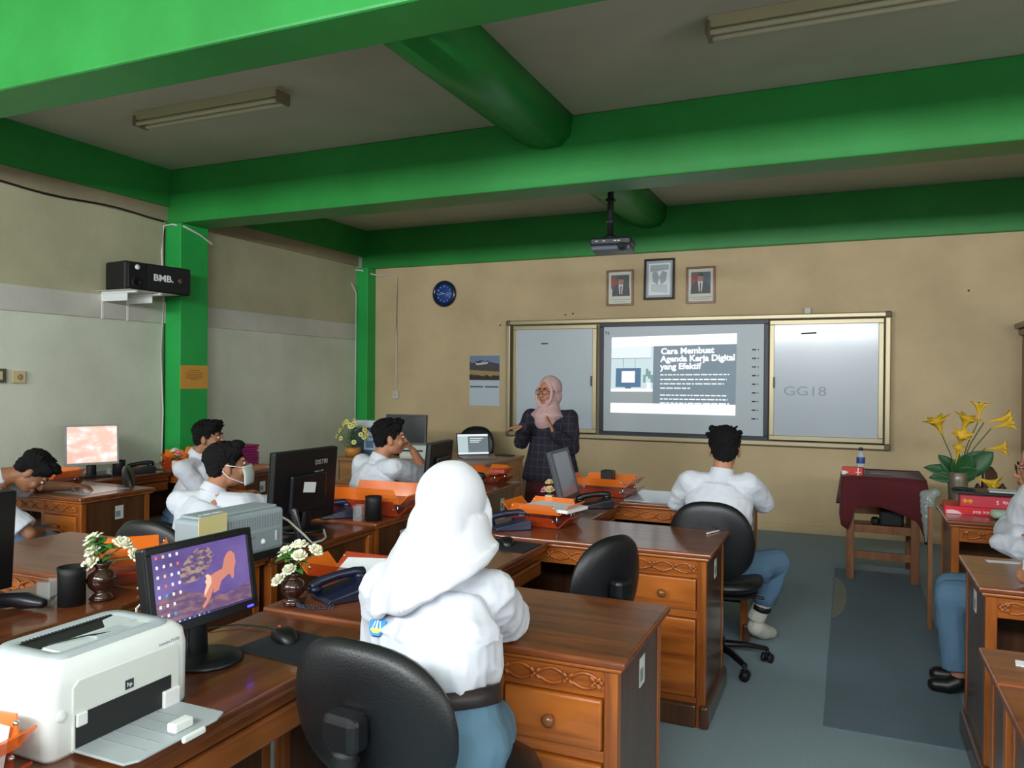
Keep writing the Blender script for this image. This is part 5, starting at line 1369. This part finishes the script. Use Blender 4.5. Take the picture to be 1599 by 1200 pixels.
def face_parts(t, H, M0, glasses=False, brow=True):
    m = MB(M0 @ H)
    for s in (-1, 1): m.ell((s * .03, .083, -.002), (.013, .007, .0075), None, 12, 8)
    m.build('eyes', M_eye, t)
    m = MB(M0 @ H)
    for s in (-1, 1): m.ell((s * .03, .0895, -.002), (.0055, .0025, .006), None, 10, 8)
    m.build('irises', M_iris, t)
    m = MB(M0 @ H)
    for s in (-1, 1): m.tube([(s * .014, .094, .02), (s * .032, .092, .026), (s * .05, .08, .019)], [(.002, .004), (.002, .0045), (.001, .002)], 6)
    m.build('eyebrows', M_hair, t)
    m = MB(M0 @ H); m.tube([(-.022, .092, -.069), (-.008, .1, -.067), (0, .1005, -.0685), (.008, .1, -.067), (.022, .092, -.069)], [.002, .0035, .003, .0035, .002], 6)
    m.tube([(-.018, .092, -.073), (0, .1, -.076), (.018, .092, -.073)], [.002, .0045, .002], 6); m.build('lips', M_lip, t)
    if glasses:
        m = MB(M0 @ H)
        for s in (-1, 1):
            m.tube([(s * .033 + .024 * math.cos(a), .1025, -.006 + .02 * math.sin(a)) for a in [2 * PI * k / 20 for k in range(21)]], .0022, 6, dome=False)
            m.tube([(s * .057, .1, .002), (s * .078, .04, .004), (s * .08, -.01, -.004)], .002, 6)
        m.tube([(-.01, .104, -.002), (0, .107, 0), (.01, .104, -.002)], .002, 6)
        m.build('glasses', mat('dark glasses rim', (52, 30, 28), .3), t)

def crease(p, f=(9, 9, 4), k=.006, seed=0):
    q = V((p.x * f[0] + seed, p.y * f[1] - seed, p.z * f[2] + seed * .3))
    a = noise.noise(q); b = noise.noise(q * 2.3 + V((3, 1, 2)))
    return k * ((1 - 2.6 * abs(a)) * .7 + .35 * (1 - 2.6 * abs(b)))

def add_hair(m, H, style='short'):
    o = m.M; m.M = o @ H
    m.ell((0, -.016, .05), (.086, .102, .08), None, 20, 14)
    m.ell((0, -.055, .0), (.074, .052, .072)); m.ell((0, -.03, .03), (.083, .07, .06))
    for s in (-1, 1): m.ell((s * .06, .03, .065), (.03, .05, .03)); m.ell((s * .074, .018, .02), (.008, .018, .035))
    m.ell((0, .06, .095), (.06, .042, .028))
    if style == 'tuft':
        random.seed(8)
        for k in range(30):
            a = random.uniform(-2.4, 2.4); e = random.uniform(.1, .8)
            p = V((.08 * math.sin(a) * math.cos(e), .09 * math.cos(a) * math.cos(e) - .01, .05 + .078 * math.sin(e)))
            q = p + V((math.sin(a) * .02, math.cos(a) * .025 + .008, .016)); m.tube([p * .9, p, q], [.014, .012, .006], 6)
    m.M = o

def person(name, label, J, hair='short', shirt='short', skin=None, lower='trousers', belt=True, cat='person', vox=.0065, fold_seed=0, shirt_m=None, shirt_scale=1.0, collar=True, lower_m=None):
    """J: joints in world coordinates"""
    skin = skin or M_skin
    P = V(J['pelvis']); t = thing(name, label, cat, (P.x, P.y, 0)); M0 = T(-P.x, -P.y, 0)
    rt_, fw_ = frame_of(J['face']); hs = J.get('hs', 1.0)
    H = head_matrix(J['head'], J.get('hyaw', J['face']), J.get('hpitch', 0), J.get('hroll', 0), hs)
    N = V(J['neck']); Cc = V(J['chest']); W_ = V(J.get('waist', (P + Cc) / 2))
    b = MB(M0); add_head(b, H, N, bool(hair))
    b.tube([P, W_, Cc, N - V((0, 0, .03))], [(.13, .09), (.12, .085), (.145, .095), (.07, .055)], 16, tuple(fw_))
    for s in ('L', 'R'):
        S_, E_, Wr = V(J['sh' + s]), V(J['el' + s]), V(J['wr' + s])
        b.tube([Cc.lerp(S_, .5), S_, S_.lerp(E_, .5), E_], [.04, .043, .042, .036], 12)
        b.tube([E_, E_.lerp(Wr, .3), Wr], [.036, .037, .025], 12)
        hd = J.get('hand' + s)
        if hd: hand(b, Wr, hd[0], hd[1], 1 if s == 'R' else -1, *(hd[2:]))
        if lower != 'skirt_long':
            Hp, K, A = V(J['hip' + s]), V(J['kn' + s]), V(J['an' + s]); toe = V(J['toe' + s])
            b.tube([Hp, Hp.lerp(K, .5), K], [.07, .062, .05], 12); b.tube([K, K.lerp(A, .35), A], [.05, .05, .034], 12)
            b.tube([A + V((0, 0, -.02)), A.lerp(toe, .5) + V((0, 0, -.025)), toe], [.034, .032, .024], 10)
    o = b.build('body', skin, t); finish(o, None, vox * .85, 3)
    # shirt
    sc = shirt_scale; m = MB(M0)
    up_ = V((0, 0, 1))
    m.tube([P + (W_ - P).normalized() * .088, W_, W_.lerp(Cc, .5), Cc, Cc.lerp(N, .55)], [(.15 * sc, .112 * sc), (.168 * sc, .128 * sc), (.172 * sc, .126 * sc), (.18 * sc, .118 * sc), (.125 * sc, .085 * sc)], 20, tuple(fw_), dome=False)
    m.tube([Cc.lerp(N, .4), N + V((0, 0, -.012))], [(.1, .08), (.064, .06)], 16, tuple(fw_))
    for s in ('L', 'R'):
        S_, E_, Wr = V(J['sh' + s]), V(J['el' + s]), V(J['wr' + s])
        m.tube([Cc.lerp(N, .5).lerp(S_, .35), Cc.lerp(N, .35).lerp(S_, .75), S_], [.06, .066, .064], 12)
        if shirt == 'short':
            m.tube([S_, S_.lerp(E_, .45), S_.lerp(E_, .86)], [.066, .066, .068], 14, dome=False)
        else:
            m.tube([S_, S_.lerp(E_, .5), E_], [.066, .064, .058], 14)
            m.tube([E_, E_.lerp(Wr, .45), E_.lerp(Wr, .95)], [.058, .054, .042], 14)
            m.tube([E_.lerp(Wr, .86), E_.lerp(Wr, .99)], [.04, .038], 14, dome=False)
    mm = shirt_m or M_shirt
    o = m.build('shirt' if shirt != 'tunic' else 'tunic', mm, t)
    if shirt == 'tunic': pass
    fs = fold_seed
    def fn(p, n):
        wz = (p.z - P.z)
        k = (.0065 + .006 * max(0, 1 - abs(wz - .14) / .14)) * J.get('folds', 1)
        return p + n * crease(p, (7, 7, 9 if wz > .22 else 4), k, fs)
    finish(o, fn, vox, 3)
    if collar:
        m = MB(M0); d = (V(H.translation) - N).normalized()
        base = N - d * .022
        m.tube([base, base + d * .045], [.066, .06], 24, dome=False); m.build('collar', mm, t, .004)
    if belt:
        m = MB(M0); dn = (W_ - P).normalized(); b0 = P + dn * .05
        m.tube([b0, b0 + dn * .04], [(.168, .131), (.168, .131)], 28, tuple(fw_), dome=False); m.build('belt', M_belt, t)
    # lower garment
    m = MB(M0); lm = lower_m or (M_greyb if lower == 'trousers' else M_skirt)
    m.tube([P, P + (W_ - P).normalized() * .075], [(.16, .134), (.15, .115)], 18, tuple(fw_), dome=False)
    m.ell(P - V((0, 0, .03)), (.16, .15, .1))
    for s in ('L', 'R'):
        if 'hip' + s not in J: continue
        Hp, K, A = V(J['hip' + s]), V(J['kn' + s]), V(J['an' + s])
        e = .9 if lower == 'trousers' else .94
        m.tube([Hp, Hp.lerp(K, .5), K], [.098, .09, .074], 14)
        w1 = .068 if lower == 'trousers' else .1
        m.tube([K, K.lerp(A, .4), K.lerp(A, J.get('hem', e))], [.074, w1, w1], 14, dome=False)
    if lower == 'skirt':
        KL, KR, AL, AR = V(J['knL']), V(J['knR']), V(J['anL']), V(J['anR'])
        m.tube([(V(J['hipL']) + V(J['hipR'])) / 2, (KL + KR) / 2], [(.15, .08), (.16, .07)], 16, (0, 0, 1))
        m.tube([(KL + KR) / 2, (AL + AR) / 2 + V((0, 0, .05))], [(.15, .09), (.18, .12)], 16, tuple(fw_), dome=False)
    o = m.build('trousers' if lower == 'trousers' else 'skirt', lm, t)
    finish(o, lambda p, n: p + n * crease(p, (8, 8, 4), .008 * max(0, min(1, (P.z + .03 - p.z) / .08)), fs + 5), vox, 4)
    # shoes
    if J.get('shoes', True):
        for s in ('L', 'R'):
            A, toe = V(J['an' + s]), V(J['toe' + s]); m = MB(M0)
            m.tube([A + V((0, 0, -.03)), A.lerp(toe, .5) + V((0, 0, -.03)), toe], [.045, .042, .036], 12); m.build('shoe', M_shoe, t)
    # hair
    if hair in ('short', 'tuft'):
        m = MB(M0); add_hair(m, H, hair); o = m.build('hair', M_hair, t)
        finish(o, lambda p, n: p + n * (.005 * noise.noise(p * 70) + .004 * noise.noise(p * 160)), .005, 2)
        face_parts(t, H, M0)
    return t, H, M0, rt_, fw_

def seated(px, py, face, lean=12, z=.5, side=0, head_f=.03, hz=0, wide=1.0, knee=(0.42, .48), spread=.1, foot=.02, nod=0):
    rt_, fw_ = frame_of(face); P = V((px, py, z + .03)); a = R(lean)
    upv = (V((0, 0, math.cos(a))) + fw_ * math.sin(a) + rt_ * side).normalized()
    J = dict(face=face, pelvis=P, waist=P + upv * .16, chest=P + upv * .36, neck=P + upv * .50 + fw_ * .01)
    J['head'] = tuple(J['neck'] + upv * .14 + V((0, 0, .035 + hz)) + fw_ * head_f)
    for s, q in (('L', -1), ('R', 1)):
        J['sh' + s] = P + upv * .45 + rt_ * (.175 * wide * q)
        J['el' + s] = J['sh' + s] + V((0, 0, -.22)) + fw_ * .14 + rt_ * (.03 * q)
        J['wr' + s] = J['el' + s] + fw_ * .22 + V((0, 0, .02)) - rt_ * (.05 * q)
        J['hip' + s] = P + rt_ * (.085 * q) - V((0, 0, .02))
        J['kn' + s] = P + rt_ * (spread * q) + fw_ * knee[0] + V((0, 0, knee[1] - z - .01))
        J['an' + s] = V(J['kn' + s]) * 1 + fw_ * foot; J['an' + s].z = .085
        J['toe' + s] = V(J['an' + s]) + fw_ * .15; J['toe' + s].z = .035
    return J

# --- student nearest the whiteboard, seen from behind
J = seated(-.645, 4.26, 2, 12, .47, hz=.0, wide=.88)
J['neck'] = V((-.635, 4.36, 1.0)); J['head'] = (-.625, 4.38, 1.13); J['hyaw'] = 8
J['elL'] = V((-.89, 4.44, .81)); J['wrL'] = V((-.82, 4.63, .8)); J['elR'] = V((-.43, 4.5, .83)); J['wrR'] = V((-.5, 4.7, .8))
J['handL'] = ((.4, 1, 0), (0, 0, -1), .2); J['handR'] = ((-.4, 1, 0), (0, 0, -1), .2)
J['knR'] = V((-.36, 4.52, .5)); J['anR'] = V((-.46, 4.64, .25)); J['toeR'] = V((-.42, 4.75, .12)); J['anL'] = V((-.75, 4.55, .12)); J['shoes'] = False
J['anR'] = V((-.47, 4.57, .13)); J['toeR'] = V((-.40, 4.7, .05)); J['hem'] = .62
pt, H, M0, r_, f_ = person('person', 'student in white shirt and blue trousers seated nearest the whiteboard, back turned', J, 'tuft', 'long')
for s in ('L', 'R'):
    K, A, toe = V(J['kn' + s]), V(J['an' + s]), V(J['toe' + s]); m = MB(M0)
    m.tube([K.lerp(A, .55), A + V((0, 0, .03)), A + V((0, 0, -.02))], [.054, .052, .05], 12); m.tube([A + V((0, 0, -.02)), A.lerp(toe, .5) - V((0, 0, .02)), toe], [.05, .045, .034], 12)
    o = m.build('sock', M_sock, pt); finish(o, None, .006, 3)
    if s == 'R':
        m = MB(M0); m.tube([K.lerp(A, .68), K.lerp(A, .76)], [.0535, .0535], 16, dome=False); m.build('sock_stripe', M_ink, pt)

# --- student leaning on his fist, centre
J = seated(-2.86, 4.16, -22, 16, .47)
J['head'] = (-2.76, 4.34, 1.115); J['hyaw'] = -48; J['hpitch'] = -4
J['elR'] = V((-2.6, 4.6, .82)); J['wrR'] = V((-2.66, 4.47, 1.02)); J['handR'] = ((-.35, -.1, .55), (-.6, -.3, -.6), 1.15, .95)
J['elL'] = V((-3.02, 4.42, .79)); J['wrL'] = V((-2.9, 4.66, .79)); J['handL'] = ((.6, 1, 0), (0, 0, -1), .2)
person('person', 'student in white shirt propping his face on a raised fist', J, 'tuft', 'short', fold_seed=3)
# --- masked student
J = seated(-3.0, 2.88, -20, 20, .45)
J['head'] = (-2.92, 3.06, 1.05); J['hyaw'] = -40; J['hpitch'] = -8; J['hs'] = .98
J['neck'] = V((-2.95, 3.0, .93)); J['chest'] = V((-2.98, 2.96, .8)); J['shL'] = V((-3.12, 2.95, .86)); J['shR'] = V((-2.8, 3.04, .85))
J['elR'] = V((-2.72, 3.28, .8)); J['wrR'] = V((-2.62, 3.5, .79)); J['handR'] = ((0, 1, 0), (0, 0, -1), .2)
J['elL'] = V((-3.2, 3.2, .76)); J['wrL'] = V((-3.08, 3.42, .79)); J['handL'] = ((.6, 1, 0), (0, 0, -1), .2)
pt, H, M0, r_, f_ = person('person', 'student in white shirt wearing a pale face mask', J, 'short', 'short', skin=M_skin, fold_seed=7)
m = MB(M0 @ H)
def mk(u, v):
    a = (u - .5) * 2.0; z = -.015 - .1 * v; r_ = .108 - .02 * abs(v - .45) + .012 * math.exp(-(a * 3) ** 2)
    return V((math.sin(a) * .078, .012 + math.cos(a) * r_, z))
m.sheet(mk, 14, 8, .003); m.build('face_mask', mat('pale mask', (206, 218, 214), .8), pt)
for s in (-1, 1):
    m = MB(M0 @ H); m.tube([(s * .066, .07, -.022), (s * .08, .03, -.006), (s * .087, -.015, .01), (s * .09, -.035, -.02), (s * .086, -.01, -.055), (s * .066, .06, -.1)], .0028, 6); m.build('ear_loop', M_white, pt)
# --- student before the green pillar, in profile
J = seated(-4.36, 4.12, -42, 24, .45)
J['head'] = (-4.2, 4.22, 1.07); J['hyaw'] = -66; J['hpitch'] = -2
J['neck'] = V((-4.27, 4.19, .95)); J['shL'] = V((-4.3, 4.32, .88)); J['shR'] = V((-4.24, 4.02, .86))
J['elL'] = V((-4.2, 4.5, .8)); J['wrL'] = V((-4.12, 4.72, .81)); J['handL'] = ((.3, .8, .1), (0, 0, -1), .5)
J['elR'] = V((-4.12, 4.16, .64)); J['wrR'] = V((-4.02, 4.38, .66)); J['handR'] = ((.3, .8, .1), (0, 0, -1), .5)
person('person', 'student in white shirt in profile before the middle green pillar, reaching forward', J, 'tuft', 'short', skin=M_skind, fold_seed=11)
# --- student with bowed head
J = seated(-4.71, 2.84, -30, 34, .45)
J['head'] = (-4.46, 3.10, .93); J['hyaw'] = -40; J['hpitch'] = 52
J['neck'] = V((-4.56, 2.96, .9)); J['chest'] = V((-4.64, 2.9, .78)); J['shL'] = V((-4.72, 3.04, .82)); J['shR'] = V((-4.44, 2.84, .8))
J['elL'] = V((-4.76, 3.3, .79)); J['wrL'] = V((-4.6, 3.46, .79)); J['handL'] = ((1, .3, 0), (0, 0, -1), .3)
J['elR'] = V((-4.27, 2.95, .6)); J['wrR'] = V((-4.42, 3.12, .57)); J['handR'] = ((0, 1, 0), (0, 0, -1), .3)
person('person', 'student in white shirt bowing his head low over the desk at far left', J, 'tuft', 'short', skin=M_skind, fold_seed=15)

# --- teacher, standing
J = dict(face=172, pelvis=V((-2.19, 5.84, .84)), waist=V((-2.19, 5.83, .98)), chest=V((-2.2, 5.82, 1.12)), neck=V((-2.2, 5.81, 1.27)), head=(-2.2, 5.79, 1.405), hyaw=166, hs=.96, hpitch=-2,
    shR=V((-2.35, 5.8, 1.2)), shL=V((-2.03, 5.82, 1.2)), elR=V((-2.42, 5.76, 1.0)), wrR=V((-2.32, 5.58, 1.14)), elL=V((-1.99, 5.78, .97)), wrL=V((-2.08, 5.6, 1.09)),
    handR=((-.95, -.35, .12), (0, .1, -1), .3, .95), handL=((-.36, -.12, .9), (-.93, -.2, -.3), .1, .95),
    hipL=V((-2.1, 5.84, .8)), hipR=V((-2.28, 5.84, .8)), knL=V((-2.1, 5.82, .45)), knR=V((-2.28, 5.82, .45)), anL=V((-2.1, 5.84, .09)), anR=V((-2.28, 5.84, .09)), toeL=V((-2.1, 5.68, .035)), toeR=V((-2.28, 5.68, .035)))
J['handR'] = ((-.95, -.35, -.1), (0, .1, -1), .3, .95)
pl = bpy.data.materials.new('dark plaid'); pl.use_nodes = True; nt = pl.node_tree; L = nt.links.new; bb = nt.nodes['Principled BSDF']; bb.inputs['Roughness'].default_value = .9
tc = nt.nodes.new('ShaderNodeTexCoord'); sx = nt.nodes.new('ShaderNodeSeparateXYZ'); L(tc.outputs['Object'], sx.inputs[0])
def stripes(out, f, ph):
    a = nt.nodes.new('ShaderNodeMath'); a.operation = 'MULTIPLY_ADD'; a.inputs[1].default_value = f; a.inputs[2].default_value = ph; L(out, a.inputs[0])
    s_ = nt.nodes.new('ShaderNodeMath'); s_.operation = 'SINE'; L(a.outputs[0], s_.inputs[0])
    g = nt.nodes.new('ShaderNodeMath'); g.operation = 'GREATER_THAN'; g.inputs[1].default_value = .9; L(s_.outputs[0], g.inputs[0]); return g.outputs[0]
h = stripes(sx.outputs['Z'], 110, 0); v_ = stripes(sx.outputs['X'], 110, 1)
ad = nt.nodes.new('ShaderNodeMath'); ad.operation = 'ADD'; L(h, ad.inputs[0]); L(v_, ad.inputs[1])
cr = nt.nodes.new('ShaderNodeValToRGB'); cr.color_ramp.elements[0].color = lin((26, 28, 44)) + (1,); cr.color_ramp.elements[1].color = lin((58, 46, 56)) + (1,); cr.color_ramp.elements[1].position = 1
L(ad.outputs[0], cr.inputs['Fac']); L(cr.outputs['Color'], bb.inputs['Base Color'])
pt, H, M0, r_, f_ = person('person', 'teacher in a pink headscarf and dark plaid top gesturing before the whiteboard', J, None, 'tunic', lower='trousers', belt=False, collar=False, shirt_m=pl, shirt_scale=1.04, fold_seed=21, lower_m=mat('maroon skirt', (78, 22, 34), .85))
m = MB(M0); m.loft([[V((-2.19 + a * math.cos(2 * PI * i / 28), 5.83 + b * math.sin(2 * PI * i / 28), z)) for i in range(28)] for z, a, b in ((.12, .25, .2), (.5, .22, .17), (.8, .19, .145), (.95, .17, .12))]); o = m.build('skirt', mat('maroon skirt', (78, 22, 34)), pt)
finish(o, lambda p, n: p + n * (.006 * math.sin(p.x * 60) * (1 - p.z)), .01, 2)
m = MB(M0); m.loft([[V((-2.19 + a * math.cos(2 * PI * i / 28), 5.83 + b * math.sin(2 * PI * i / 28), z)) for i in range(28)] for z, a, b in ((.70, .235, .175), (.74, .23, .172), (.9, .195, .15), (1.05, .17, .13))]); o = m.build('tunic_hem', pl, pt)
finish(o, lambda p, n: p + n * crease(p, (9, 9, 3), .007, 3), .01, 2)
face_parts(pt, H, M0, True)
def veil(m, H, N, fw_, r1=(.15, .1), r2=(.19, .13), drop=.12):
    o = m.M; m.M = o @ H
    m.ell((0, -.028, .036), (.094, .102, .1), None, 24, 16); m.ell((0, -.045, -.04), (.09, .085, .09), None, 20, 14)
    ring = [(.074 * math.sin(a) * 1.02, .062 - .012 * math.cos(a), -.022 + .1 * math.cos(a)) for a in [2 * PI * k / 28 for k in range(29)]]
    m.tube(ring, .0125, 8); m.M = o
    a = H @ V((0, -.01, -.07))
    m.tube([a, a.lerp(V(N), .6), V(N) + V((0, 0, -.01)) + fw_ * .01, V(N) + V((0, 0, -.06)) + fw_ * .02, V(N) + V((0, 0, -drop)) + fw_ * .03], [(.08, .085), (.08, .08), r1, (r2[0] * .92, r2[1]), (r2[0] * .6, r2[1] * 1.05)], 20, tuple(fw_))
m = MB(M0); veil(m, H, J['neck'], f_, (.1, .09), (.16, .115), .1); o = m.build('headscarf', M_pink, pt)
finish(o, lambda p, n: p + n * crease(p, (14, 14, 6), .004, 2), .005, 3)

# --- student in the white headscarf, foreground
J = seated(-.90, 1.66, -16, 12, .62, wide=.92); J['folds'] = 1.7
J['head'] = (-.94, 1.80, 1.15); J['hyaw'] = -12; J['hpitch'] = 12; J['hs'] = .92
J['neck'] = V((-.955, 1.765, 1.02)); J['chest'] = V((-.955, 1.72, .87)); J['waist'] = V((-.925, 1.685, .76))
J['shL'] = V((-1.105, 1.735, .95)); J['shR'] = V((-.85, 1.80, .95))
J['elL'] = V((-1.155, 1.80, .80)); J['wrL'] = V((-1.0, 2.12, .80)); J['elR'] = V((-.90, 2.03, .815)); J['wrR'] = V((-1.02, 2.22, .80))
J['handL'] = ((.5, 1, 0), (0, 0, -1), .2); J['handR'] = ((-1, .6, 0), (0, 0, -1), .2)
J['knL'] = V((-1.12, 2.06, .5)); J['knR'] = V((-.95, 2.05, .5)); J['anL'] = V((-1.12, 2.1, .085)); J['toeL'] = V((-1.12, 2.25, .035)); J['anR'] = V((-.95, 2.1, .085)); J['toeR'] = V((-.94, 2.25, .035))
pt, H, M0, r_, f_ = person('person', 'student in white headscarf and shirt seated in the foreground, back turned', J, None, 'long', lower='skirt', vox=.006, fold_seed=31, shirt_scale=1.0)
face_parts(pt, H, M0)
m = MB(M0 @ H)
m.ell((0, -.03, .04), (.092, .11, .106), None, 28, 18); m.ell((0, -.055, -.05), (.094, .095, .1), None, 24, 16)
m.tube([(.074 * math.sin(a) * 1.02, .06 - .012 * math.cos(a), -.022 + .1 * math.cos(a)) for a in [2 * PI * k / 28 for k in range(29)]], .014, 8)
m.M = M0
def vring(c, a, b, tilt_r=0, tilt_f=0, n=40):
    c = V(c); out = []
    for i in range(n):
        an = 2 * PI * i / n; x = a * math.cos(an); y = b * math.sin(an)
        out.append(c + r_ * x + f_ * y + V((0, 0, tilt_r * x + tilt_f * y)))
    return out
hc = V(J['head'])
m.loft([vring(hc + V((-.003, -.01, .0)), .088, .092), vring(hc + V((-.014, -.025, -.055)), .118, .118), vring(hc + V((-.022, -.033, -.09)), .145, .13, .1, .1), vring(hc + V((-.03, -.045, -.115)), .165, .132, .25, .2),
        vring(hc + V((-.04, -.05, -.14)), .178, .145, .34, .3), vring(hc + V((-.035, -.05, -.158)), .176, .156, .33, .4), vring(hc + V((-.035, -.05, -.168)), .162, .145, .33, .4)])
o = m.build('headscarf', M_veil, pt)
def vf(p, n):
    q = p + V((J['pelvis'].x, J['pelvis'].y, 0)); w_ = max(0, min(1, (hc.z - .06 - q.z) / .12))
    dd = (q - hc); al = dd.dot(r_) * .8 + dd.z * .6
    fold = math.sin(al * 60 + 4 * noise.noise(q * 5)) * .006 * w_
    return p + n * (fold + crease(p, (8, 8, 6), .006, 4) * (.25 + w_))
finish(o, vf, .0055, 3)
# sleeve emblem
from mathutils.bvhtree import BVHTree
best = None
dirv = (fw + rt * (591 - 800) / 1210 + up * (600 - 981) / 1210).normalized(); org = V((0, 0, 1.5))
for ch in children(pt):
    if ch.name.startswith('shirt'):
        bt = BVHTree.FromPolygons([v.co.copy() for v in ch.data.vertices], [tuple(q.vertices) for q in ch.data.polygons])
        hit = bt.ray_cast(M0 @ org, dirv)
        if hit[0] and (best is None or hit[3] < best[3]): best = hit
if best is None: best = (M0 @ V((-1.16, 1.74, .86)), V((-.5, -.85, .1)), 0, 0)
print('EMBLEM', best)
nrm = (V(best[1]) - dirv).normalized(); xr = V((0, 0, 1)).cross(nrm).normalized(); yv_ = nrm.cross(xr).normalized()
Mb = basis(V(best[0]) + nrm * .008, xr, yv_)
m = MB(Mb); sh = [(-.022, .016), (0, .024), (.022, .016), (.02, -.008), (.01, -.022), (-.01, -.022), (-.02, -.008)]
m.prism(sh[::-1], -.012, .0015)
m.mi = 1; m.prism([(-.014, -.004), (.014, -.004), (.016, -.008), (.006, -.016), (-.006, -.016), (-.016, -.008)][::-1], .0015, .0022)
m.mi = 2; m.prism([(-.003, -.006), (.003, -.006), (.001, .02), (-.001, .02)], .0022, .003)
m.prism([(-.012, -.004), (-.009, -.004), (-.005, .014), (-.007, .014)], .0015, .0024); m.prism([(.009, -.004), (.012, -.004), (.007, .014), (.005, .014)], .0015, .0024)
m.build('sleeve_emblem', [mat('emblem blue', (44, 136, 200), .6), mat('emblem gold', (226, 200, 90), .6), M_paper], pt)

# --- student at the right edge in a white headscarf
J = seated(.98, 4.3, 82, 14, .47, spread=.09, knee=(.5, .46))
J['head'] = (.85, 4.42, 1.1); J['hyaw'] = 84; J['hpitch'] = 6
J['elL'] = V((.78, 4.14, .74)); J['wrL'] = V((.66, 4.3, .745)); J['handL'] = ((.5, .4, 0), (0, 0, -1), .5)
J['elR'] = V((.72, 4.46, .78)); J['wrR'] = V((.74, 4.22, .8)); J['handR'] = ((.6, -.6, 0), (0, 0, -1), .5)
J['knL'] = V((.46, 4.26, .48)); J['knR'] = V((.48, 4.42, .48)); J['anL'] = V((.5, 4.28, .09)); J['anR'] = V((.52, 4.44, .09)); J['toeL'] = V((.4, 4.27, .035)); J['toeR'] = V((.42, 4.43, .035))
pt, H, M0, r_, f_ = person('person', 'student with glasses and white headscarf cut by the right edge, blue knees in the aisle', J, None, 'long', lower='trousers', fold_seed=41)
face_parts(pt, H, M0, True)
m = MB(M0); veil(m, H, J['neck'], f_, (.11, .1), (.17, .12), .12); o = m.build('headscarf', M_veil, pt); finish(o, lambda p, n: p + n * crease(p, (12, 12, 6), .004, 2), .006, 3)
m = MB(M0); w_ = V(J['wrL']); d = (V(J['elL']) - w_).normalized(); m.tube([w_ + d * .01, w_ + d * .025], [.031, .031], 16, dome=False); m.build('wrist_watch', M_chrome, pt)
# --- student resting an elbow on the right-hand desk
J = seated(1.0, 2.98, 10, 16, .47)
J['elL'] = V((.60, 3.34, .80)); J['wrL'] = V((.74, 3.42, 1.0)); J['shL'] = V((.82, 3.06, .94)); J['handL'] = ((.3, .1, 1), (1, 0, 0), .4)
J['wrR'] = V((1.1, 3.4, .8)); J['handR'] = ((0, 1, 0), (0, 0, -1), .2)
person('person', 'student beyond the right edge, bare elbow and white sleeve resting on the desk', J, 'short', 'short', fold_seed=51)
